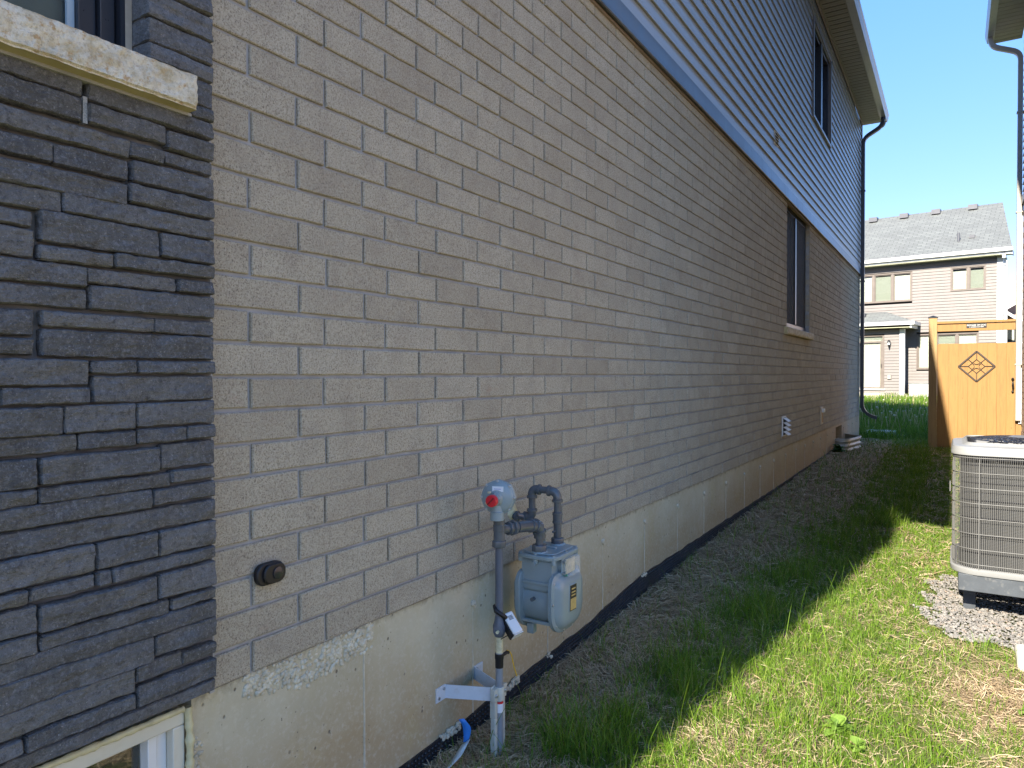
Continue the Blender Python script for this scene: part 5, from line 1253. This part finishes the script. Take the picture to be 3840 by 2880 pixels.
dr = fbox('patio_door', M['dark_room'], [(DOOR[0], DOOR[1], .60, .61, DOOR[2], DOOR[3])])
fbox('frame', M['frame_taupe'], [(3.705, 3.765, .61, .75, .24, 2.30), (3.765, 5.4, .61, .75, 2.02, 2.09), (3.765, 5.4, .61, .75, .24, .30), (3.765, 3.84, .62, .735, .30, 2.02), (4.46, 4.54, .62, .735, .30, 2.02), (3.765, 5.4, .61, .75, 2.27, 2.30)], dr)
fbox('pane', M['glass'], [(3.84, 4.46, .70, .704, .30, 2.02)], dr); fbox('transom', M['glass'], [(3.765, 5.4, .70, .704, 2.09, 2.27)], dr)
mb = MB(); z = .30
while z < 2.0: mb.box(3.84, 4.46, .675, .680, z, z+.128, FM); mb.box(3.84, 4.46, .672, .676, z+.128, z+.14, FM); z += .14
mb.build('blind', M['blind'], dr); fbox('transom_shade', M['blind_dim'], [(3.765, 5.4, .67, .675, 2.09, 2.27)], dr)
fbox('door_sill', M['white_trim'], [(3.66, 5.4, .70, .80, .19, .235)], dr); fbox('handle', M['frame_black'], [(3.79, 3.81, .735, .77, 1.05, 1.2)], dr)
# roofs
def fslope(name, quad, parent=fh, thick=.02):
    me = bpy.data.meshes.new(name); vs = [FM @ Vector(p) for p in quad]
    nrm = (vs[1]-vs[0]).cross(vs[-1]-vs[0]).normalized()
    lo = [v-nrm*thick for v in vs]; n = len(vs)
    me.from_pydata([tuple(v) for v in vs+lo], [], [tuple(range(n)), tuple(reversed(range(n, 2*n)))]+[(i, n+i, n+(i+1) % n, (i+1) % n) for i in range(n)])
    uv = me.uv_layers.new(name='UVMap'); O = vs[0]; U = (vs[1]-vs[0]).normalized(); V = nrm.cross(U)
    for l in me.loops: p = me.vertices[l.vertex_index].co-O; uv.data[l.index].uv = (p.dot(U), p.dot(V))
    me.materials.append(M['shingle']); a = me.attributes.new('rnd', 'FLOAT', 'POINT')
    o = bpy.data.objects.new(name, me); COL.objects.link(o); o.parent = parent; return o
RZ, RY_ = 7.62, -3.2
rf = fslope('roof', [(-.30, .42, 5.30), (13, .42, 5.30), (13, RY_, RZ), (.33, RY_, RZ)][::-1])
fslope('rear_roof', [(1.1, -6.8, 5.30), (13, -6.8, 5.30), (13, RY_, RZ), (.33, RY_, RZ)])
mb = MB()                                                  # shingle course steps
nrow = 30
for k in range(nrow):
    t = k/nrow; y = .42+(RY_-.42)*t; z = 5.30+(RZ-5.30)*t; mb.box(-.29, 13, y-.10, y, z+.0, z+.006+.075*0, FM)
mb = MB(); mb.add([FM @ Vector(p) for p in ((.12, .2, 5.0), (1.2, -6.6, 5.0), (.5, RY_, RZ-.08))], [(0, 1, 2)]); mb.build('gable_wall', M['far_siding'], fh)
fbox('soffit', simple('olive_soffit', (.38, .38, .26), .6), [(-.25, 12, -.03, .36, 5.065, 5.085)])
gt_ = fbox('gutter', M['white_trim'], [(-.32, 12, .36, .46, 5.175, 5.30), (-.32, 12, .46, .475, 5.27, 5.30)])
fbox('fascia', M['white_trim'], [(-.30, 12, .33, .36, 5.10, 5.27)])
fbox('rake_board', M['white_trim'], [(-.30, -.26, -.2, .36, 5.06, 5.20)])
fbox('downspout', M['white_trim'], [(-.13, -.03, -.06, .03, -.1, 4.75), (-.10, -.0, .02, .34, 4.95, 5.05), (-.12, -.02, -.02, .08, 4.72, 4.98), (-.1, 0, .27, .36, 5.0, 5.18)])
def rv(x, t, w, h, d, label=None):
    y = .42+(RY_-.42)*t; z = 5.30+(RZ-5.30)*t
    return fbox('roof_vent', M['dark_roofmetal'], [(x-w/2, x+w/2, y-d/2, y+d/2, z-.02, z+h)], rf)
for x in (1.29, 2.58, 3.76, 4.95): rv(x, .925, .32, .17, .3)
fbox('roof_vent', M['dark_roofmetal'], [(1.02-.09, 1.02+.09, .42-1.05, .42-.9, 5.9, 6.02)], rf)
mb = MB(); mb.lathe([(.045, 0), (.045, .34)], FM @ Vector((1.43, -.36, 5.78)), (0, 0, 1), 12); mb.build('plumbing_stack', M['dark_roofmetal'], rf, smooth=40)
# sunroom hip roof
sr = fslope('sunroom_roof', [(2.66, 1.12, 2.78), (7.5, 1.12, 2.78), (7.5, -.01, 3.27), (3.82, -.01, 3.27)][::-1])
fslope('sunroom_hip', [(2.66, 1.12, 2.78), (3.82, -.01, 3.27), (2.66, -.01, 2.78)][::-1])
fbox('sunroom_gutter', M['white_trim'], [(2.60, 7.4, 1.10, 1.20, 2.655, 2.785), (2.60, 2.68, -.01, 1.10, 2.655, 2.785)])
fbox('sunroom_soffit', simple('cream_soffit', (.50, .50, .33), .6), [(2.70, 7.4, -.01, 1.10, 2.56, 2.58)])
fbox('sunroom_fascia', M['white_trim'], [(2.70, 2.76, -.01, 1.12, 2.54, 2.66)])
fbox('skylight_vent', M['dark_roofmetal'], [(4.45, 4.75, .25, .55, 3.08, 3.20)], sr)
# lantern and outlet
ln = fbox('wall_lantern', M['black'], [(3.49, 3.55, .74, .765, 1.88, 2.02)])
MB().lathe([(.005, .0), (.05, -.06), (.062, -.10), (.062, -.115)], FM @ Vector((3.52, .84, 2.13)), (0, 0, 1), 12).lathe([(.045, -.20), (.03, -.26), (.008, -.34)], FM @ Vector((3.52, .84, 2.13)), (0, 0, 1), 12).build('lantern_cage', M['black'], ln, smooth=40)
MB().lathe([(.040, 0), (.052, .085)], FM @ Vector((3.52, .84, 1.93)), (0, 0, 1), 12).build('lantern_glass', simple('frosted_glass', (.7, .72, .7), .3), ln, smooth=40)
ol = fbox('outlet_block', M['far_siding'], [(3.44, 3.60, .735, .755, .60, .78)]); fbox('outlet_cover', simple('cream_cover', (.70, .66, .48), .4), [(3.48, 3.56, .755, .80, .63, .76)], ol)
fbox('foundation', simple('pale_parging', (.62, .58, .47), .8), [(.0, 12, -.1, .01, -.6, -.1), (3.0, 7.5, .6, .75, -.6, -.16)])
fbox('foundation_step', simple('cream_step', (.66, .62, .46), .8), [(3.62, 5.6, .75, 1.15, -.6, .06)])
fac = bpy.data.objects.new('air_conditioner', None); COL.objects.link(fac); fac.location = FM @ Vector((2.45, .5, -.3)); tag(fac, 'pale air conditioner by the far taupe house, partly behind the gate post', 'air conditioner')
def rel(o, parent): return o
mb = MB(); mb.box(2.2, 2.84, .15, .75, -.3, .44, FM); mb.build('cabinet', simple('pale_cabinet', (.52, .51, .47), .4), fac, bevel=.02, origin=FM @ Vector((2.45, .5, -.3)))
mb = MB()
for k in range(18): mb.box(2.24+k*.033, 2.25+k*.033, .748, .757, -.24, .36, FM)
mb.build('louvres', simple('grey_louvres', (.32, .31, .29), .5), fac, origin=FM @ Vector((2.45, .5, -.3)))
mb = MB(); mb.box(2.18, 2.86, .13, .77, .44, .475, FM); mb.build('lid', simple('dark_lid', (.22, .22, .21), .5), fac, bevel=.01, origin=FM @ Vector((2.45, .5, -.3)))

# house further off, right of the far corner trim
ob = thing('house', (6, 46, -.2), 'distant terracotta sided house with white gable trim at far right', 'house')
Y2 = 42.0
MB().add([(3.2, Y2+.8, -.5), (9, Y2+.8, -.5), (9, Y2+.8, 4.0), (5.4, Y2+.8, 5.4), (3.2, Y2+.8, 3.9)], [(0, 1, 2, 3, 4)]).build('upper_wall', simple('rosy_siding', (.33, .24, .21), .6), ob)
MB().add([(3.3, Y2, -.5), (9, Y2, -.5), (9, Y2, 2.6), (5.0, Y2, 2.9), (3.62, Y2, 3.95), (3.3, Y2, 3.9)], [(0, 1, 2, 3, 4, 5)]).build('wall', M['far_siding2'], ob)
def rbar(name, a, b_, w, mat, y=Y2, d=.4):
    mb = MB(); A = Vector((a[0], y, a[1])); B = Vector((b_[0], y, b_[1])); mb.add([p+Vector((0, dy, 0)) for dy in (-d, .1) for p in (A, B, B-Vector((0, 0, w)), A-Vector((0, 0, w)))], [(0, 1, 2, 3), (7, 6, 5, 4), (0, 4, 5, 1), (1, 5, 6, 2), (2, 6, 7, 3), (3, 7, 4, 0)]); return mb.build(name, mat, ob)
rbar('rake_trim', (3.50, 3.98), (6.2, 5.7), .16, M['white_trim'], Y2+.6); rbar('rake_trim', (3.50, 4.0), (5.4, 2.55), .16, M['white_trim'])
w_ = MB().box(3.62, 4.6, Y2-.02, Y2-.005, 2.33, 3.02).build('window', M['dark_room'], ob)
MB().box(3.64, 4.6, Y2-.03, Y2-.022, 2.36, 3.0).build('pane', M['glass'], w_); MB().box(3.58, 3.63, Y2-.06, Y2, 2.28, 3.05).box(3.58, 4.6, Y2-.06, Y2, 2.28, 2.34).build('frame', M['white_trim'], w_)
MB().box(3.93, 4.02, Y2-.022, Y2-.018, 2.36, 3.0).build('curtain', M['blind'], w_)
MB().add([(3.3, Y2+.9, 3.9), (9, Y2+.9, 6.9), (9, Y2+12, 6.9), (3.3, Y2+12, 3.9)], [(0, 1, 2, 3)]).build('roof', M['shingle'], ob)

# ---------------------------------------------------------------- things on the ground
def on(x, y): return float(gz(x, y))
tg = thing('plastic_tag', (.10, 1.98, on(.10, 1.98)), 'curled blue and white plastic tag poking up by the foundation edge', 'tag')
def ribbon(pts, w, dirw, mat, name, parent):
    mb = MB(); dw = Vector(dirw).normalized()*w/2; P = elbow_path(pts, .03, 5); n_ = len(P)
    vs = [p-dw*(1-.35*abs(2*i/(n_-1)-1)) for i, p in enumerate(P)] + [p+dw*(1-.35*abs(2*i/(n_-1)-1)) for i, p in enumerate(P)]
    mb.add(vs, [(i, i+1, n_+i+1, n_+i) for i in range(n_-1)]); o = mb.build(name, mat, parent, smooth=60); o.modifiers.new('t', 'SOLIDIFY').thickness = .001; return o
ribbon([(.110, 2.030, -.425), (.120, 2.060, -.470), (.115, 2.050, -.515)], .030, (.7, .5, .1), M['blue'], 'blue_end', tg)
ribbon([(.115, 2.050, -.515), (.105, 2.0, -.560), (.10, 1.945, -.575)], .062, (.6, .3, .5), M['tagwhite'], 'white_end', tg)
sp = thing('splash_block', (.25, 16.6, on(.25, 16.6)), 'white plastic trough lying on the lawn beyond the window well', 'splash block')
mb = MB()
for a_ in ((.0, .55, 16.50, 16.54), (.0, .55, 16.96, 17.0), (.0, .04, 16.54, 16.96), (.51, .55, 16.54, 16.96)): mb.box(a_[0], a_[1], a_[2], a_[3], -.47, -.385)
mb.build('rim', M['white'], sp, bevel=.01); MB().box(.04, .51, 16.54, 16.96, -.47, -.44).build('trough', M['tagwhite'], sp)
MB().box(.60, .76, 16.3, 16.42, -.48, -.43).build('loose_end', M['tagwhite'], sp, bevel=.01)
rk = MB(); pts = []
rk.box(1.86, 2.08, 4.16, 4.40, on(1.9, 4.3)-.04, on(1.9, 4.3)+.055)
ro = rk.build('paver', M['rock'], bevel=.02, origin=(1.9, 4.3, on(1.9, 4.3)), segs=3); tag(ro, 'pale square paver lying on bare soil at the right edge', 'paver')
# leafy weeds
def weed(name, x, y, n, size, h, mat, label, cat='weed', z=None, seed=1):
    rs = random.Random(seed); mb = MB(); z0 = on(x, y) if z is None else z
    for k in range(n):
        a = rs.uniform(0, 2*PI); l_ = size*rs.uniform(.6, 1.2); el = rs.uniform(.15, 1.1); c = Vector((x+rs.uniform(-1, 1)*size*.3, y+rs.uniform(-1, 1)*size*.3, z0+rs.uniform(0, h)))
        d = Vector((math.cos(a)*math.cos(el), math.sin(a)*math.cos(el), math.sin(el))); s_ = Vector((-math.sin(a), math.cos(a), 0)); u_ = d.cross(s_)
        mb.cur = rs.random(); pts = []
        for t, w in ((0, .04), (.25, .20), (.5, .30), (.75, .22), (1, .0)):
            c_ = c+d*l_*t - Vector((0, 0, l_*.35*t*t)); wob_ = rs.uniform(.8, 1.2)
            pts += [c_-s_*w*l_*wob_+u_*w*l_*.3, c_, c_+s_*w*l_*wob_+u_*w*l_*.3]
        mb.add(pts, [(i*3+j, i*3+j+1, (i+1)*3+j+1, (i+1)*3+j) for i in range(4) for j in range(2)])
    o = mb.build(name, mat, None, smooth=60, origin=(x, y, z0)); return tag(o, label, cat, 'leafy weeds in the side yard')
weed('leafy_weed', .10, 11.72, 60, .12, .10, M['darkweed'], 'dark green leafy weed growing against the steel window well', seed=3)
weed('leafy_weed', 1.215, 3.05, 48, .060, .035, M['weed'], 'broad leaved weed in the sunny grass at the bottom of the photo', seed=4)
weed('leafy_weed', 1.86, 3.62, 26, .04, .02, M['weed'], 'small leafy weed in bare soil in the lower right corner', seed=5)
weed('leafy_weed', 1.30, 2.95, 22, .045, .03, M['weed'], 'low weed clump just right of the broad leaved one', seed=6)
weed('leafy_seedling', .55, 5.2, 9, .05, .05, M['weed'], 'thin seedling in the straw slope beyond the gas meter', seed=8)

# ---------------------------------------------------------------- gravel pad
mb_v, mb_f, mb_r = [], [], []
ico = bmesh.new(); bmesh.ops.create_icosphere(ico, subdivisions=1, radius=1); IV = np.array([v.co[:] for v in ico.verts]); IF = [tuple(v.index for v in f.verts) for f in ico.faces]; ico.free()
NP = 13000; px = rng.uniform(1.3, 2.5, NP); py = rng.uniform(4.2, 5.8, NP); ok = pad(px, py); px, py = px[ok], py[ok]
sc_ = rng.uniform(.004, .0100, len(px))
V_ = []; Fq = []; Rr = []
for i in range(len(px)):
    jj = 1+rng.uniform(-.22, .22, (12, 1)); an = rng.uniform(0, 6.28); ca, sa = math.cos(an), math.sin(an)
    v = IV*jj*sc_[i]*np.array([rng.uniform(.9, 1.5), rng.uniform(.7, 1.1), rng.uniform(.45, .8)])
    v = np.stack([v[:, 0]*ca-v[:, 1]*sa, v[:, 0]*sa+v[:, 1]*ca, v[:, 2]], -1)
    V_.append(v+np.array([px[i], py[i], float(gz(px[i], py[i]))+.010+rng.uniform(0, .012)])); Fq += [tuple(q+12*i for q in f) for f in IF]; Rr += [rng.random()]*12
me = bpy.data.meshes.new('gravel'); me.from_pydata(np.concatenate(V_).tolist(), [], Fq); me.materials.append(M['pebble'])
a = me.attributes.new('rnd', 'FLOAT', 'POINT'); a.data.foreach_set('value', Rr)
gvo = bpy.data.objects.new('gravel', me); COL.objects.link(gvo); tag(gvo, 'bed of pale grey gravel under the air conditioner', 'gravel', kind='stuff')

# ---------------------------------------------------------------- grass and straw
def mesh_np(name, V, F4, F3, rnd, mat):
    me = bpy.data.meshes.new(name)
    nl = F4.size + F3.size; nf = len(F4)+len(F3)
    me.vertices.add(len(V)); me.vertices.foreach_set('co', V.astype(np.float32).ravel())
    me.loops.add(nl); me.loops.foreach_set('vertex_index', np.concatenate([F4.ravel(), F3.ravel()]).astype(np.int32))
    me.polygons.add(nf); ls = np.concatenate([np.arange(len(F4))*4, len(F4)*4+np.arange(len(F3))*3]).astype(np.int32)
    me.polygons.foreach_set('loop_start', ls)
    me.update(calc_edges=True); me.validate()
    a = me.attributes.new('rnd', 'FLOAT', 'POINT'); a.data.foreach_set('value', rnd.astype(np.float32))
    me.materials.append(mat); o = bpy.data.objects.new(name, me); COL.objects.link(o); return o
def sample(n, x0, x1, y0, y1, bias=1.0):
    x = rng.uniform(x0, x1, n); u = rng.random(n)
    y = y0*(y1/y0)**(u**bias); return x, y
def exclude(x, y):
    k = ~pad(x, y) & (x > .0) & ~((x > 1.2) & (x < 1.35) & (abs(y-14) < .08)) & ~((x < .27) & (y > 12.12) & (y < 13.4))
    k &= ~((x < .14) & (y < 11.6) & (x < .012))
    return k
def blades(x, y, h, w, lean, rnd, curl=.5):
    n = len(x); z = gz(x, y); az = rng.uniform(0, 2*PI, n); d = np.stack([np.cos(az), np.sin(az)], -1)
    fa = rng.uniform(0, PI, n); s = np.stack([np.cos(fa), np.sin(fa)], -1)*w[:, None]/2
    base = np.stack([x, y, z-.004], -1)
    def at(t):
        p = base.copy(); off = (lean*t**(1+curl))*h; p[:, :2] += d*off[:, None]; p[:, 2] += h*t*np.sqrt(np.clip(1-(lean*t)**2*.6, .15, 1)); return p
    p0, p1, p2, p3 = base, at(.4), at(.75), at(1.0)
    S = np.concatenate([s, np.zeros((n, 1))], -1)
    V = np.stack([p0-S, p0+S, p1-S*.9, p1+S*.9, p2-S*.6, p2+S*.6, p3], 1).reshape(-1, 3)
    b = np.arange(n)[:, None]*7
    F4 = np.concatenate([b+np.array([[0, 1, 3, 2]]), b+np.array([[2, 3, 5, 4]])]); F3 = b+np.array([[4, 5, 6]])
    return V, F4, F3, np.repeat(rnd, 7)
def straws(x, y, L_, w, rnd, rise=.012, ang=None):
    n = len(x); z = gz(x, y)+rng.uniform(.0, rise, n); az = rng.uniform(0, 2*PI, n) if ang is None else ang
    d = np.stack([np.cos(az), np.sin(az), rng.normal(0, .22, n)], -1); bow = rng.normal(0, .16, n)
    s = np.stack([-np.sin(az), np.cos(az), rng.normal(0, .3, n)], -1)*w[:, None]/2
    perp = np.stack([-np.sin(az), np.cos(az), np.zeros(n)], -1)
    c = np.stack([x, y, z], -1)
    def at(t): return c + d*(L_*(t-.5))[:, None] + perp*(bow*L_*(1-(2*t-1)**2))[:, None] + np.stack([0*x, 0*x, .10*L_*(1-(2*t-1)**2)], -1)
    V = []
    for t in (0, .33, .67, 1): p = at(t); V += [p-s, p+s]
    V = np.stack(V, 1).reshape(-1, 3); b = np.arange(n)[:, None]*8
    F4 = np.concatenate([b+np.array([[0, 1, 3, 2]]), b+np.array([[2, 3, 5, 4]]), b+np.array([[4, 5, 7, 6]])])
    return V, F4, np.zeros((0, 3), int), np.repeat(rnd, 8)
# straw thatch
x, y = sample(130000, .0, 2.4, 1.35, 15.5, .92)
g = grn(x, y); k = exclude(x, y) & (rng.random(len(x)) < np.clip(1.12-g*.98, .12, 1)); x, y = x[k], y[k]
sc = np.clip(y/4.0, .8, 3.2)
an = rng.normal(1.1+1.2*np.sin(x*6+y*2.3)+.7*np.sin(y*5.1-x*4), .75, len(x))
V, F4, F3, r_ = straws(x, y, rng.uniform(.03, .10, len(x))*np.clip(sc, .9, 1.5), .0026*np.clip(sc, .9, 3)*rng.uniform(.7, 1.4, len(x)), np.clip(rng.normal(.48, .24, len(x)) + .18*wob(x*4, y*4), 0, 1), .014, an)
tag(mesh_np('dry_straw', V, F4, F3, r_, M['straw']), 'flattened dry brown straw covering the slope beside the foundation', 'dry grass', kind='stuff')
# green grass, near field
x, y = sample(200000, .02, 2.42, 1.7, 15.8, .95)
g = grn(x, y); cl_ = wob(x*7+2, y*7+5); k = exclude(x, y) & (rng.random(len(x)) < np.clip(g*(1.0+cl_*1.5), 0, 1)); x, y, cl_, g = x[k], y[k], cl_[k], g[k]
sc = np.clip(y/5.0, .9, 2.6); edge = np.interp(y, [2, 2.6, 3.3, 4.2, 5.3, 6.8, 8], [.5, .60, .75, .79, .88, 1.06, 1.3]); shade_side = np.exp(-((x-(edge-.16))/.17)**2)*(x < edge+.02)
h = rng.uniform(.022, .062, len(x))*(1+1.5*shade_side*ss(-.05, .3, wob(x*2.3+4, y*2.6+1)+.5*wob(x*9, y*9))+.6*np.clip(cl_, 0, 1))*rng.choice([1, 1, 1, 1.7], len(x))*np.where(x > 1.25, .8, 1)
V, F4, F3, r_ = blades(x, y, h, .0028*sc*rng.uniform(.6, 1.4, len(x)), rng.uniform(.1, .95, len(x)), np.clip(rng.normal(.52, .25, len(x)), 0, 1))
tag(mesh_np('green_grass', V, F4, F3, r_, M['grass']), 'patchy green lawn grass in the strip between the two houses', 'grass', kind='stuff')
# tall stems scattered
x = rng.uniform(.1, 1.3, 420); y = 2.0*(14/2.0)**rng.random(420)
V, F4, F3, r_ = blades(x, y, rng.uniform(.12, .24, len(x)), .0030*np.clip(y/4, 1, 2), rng.uniform(.15, .6, len(x)), rng.uniform(.2, .8, len(x)))
tag(mesh_np('tall_grass', V, F4, F3, r_, M['grass']), 'scattered taller grass blades standing above the straw', 'grass', kind='stuff')
# back yard meadow
x = rng.uniform(-5, 6, 110000); y = rng.uniform(15.4, 31, 110000); k = (x > .0) | (y > 15.9); k &= ~((y > 16.25) & (y < 17.05) & (x > -.02) & (x < .58) & (y > 16.48)); k &= ~((x > 3) & (y > 29.6)); x, y = x[k], y[k]
dfar = (x-1.6)/(y)
k = (dfar > -.42) & (dfar < .25); x, y = x[k], y[k]
hh = rng.uniform(.10, .26, len(x))*(1+.7*np.clip(wob(x*1.3, y*1.3), -.5, 1))*np.where(y > 23, 1.25, 1)
V, F4, F3, r_ = blades(x, y, hh, rng.uniform(.006, .014, len(x)), rng.uniform(.1, .8, len(x)), np.clip(rng.normal(.42, .26, len(x)), 0, 1))
tag(mesh_np('meadow_grass', V, F4, F3, r_, M['grass']), 'long unmown green grass of the back yards beyond the house corner', 'grass', kind='stuff')
# dandelion stalks and seed heads in the meadow
n = 420; x = rng.uniform(-2.5, 1.4, n); y = rng.uniform(15.8, 30, n); z = gz(x, y); mb = MB(); mb2 = MB(); mb2.cur = .5
for i in range(n):
    h_ = rng.uniform(.25, .45); tx = x[i]+rng.uniform(-.08, .08); mb.cur = rng.uniform(.5, 1); mb.tube([(x[i], y[i], z[i]), ((x[i]+tx)/2, y[i], z[i]+h_*.6), (tx, y[i], z[i]+h_)], .004, 3, caps=False)
    blob(mb2, (tx, y[i], z[i]+h_), rng.uniform(.012, .022), i, 1.0) if i % 3 == 0 else None
o = mb.build('dry_stalks', M['straw'], None, kind='stuff'); tag(o, 'thin dry weed stalks sticking out of the long grass', 'weeds')
o = mb2.build('seed_heads', simple('seed_fluff', (.50, .48, .36), .9, var=.3, vscale=3), None, kind='stuff'); tag(o, 'pale dandelion seed heads dotted over the long grass', 'weeds')
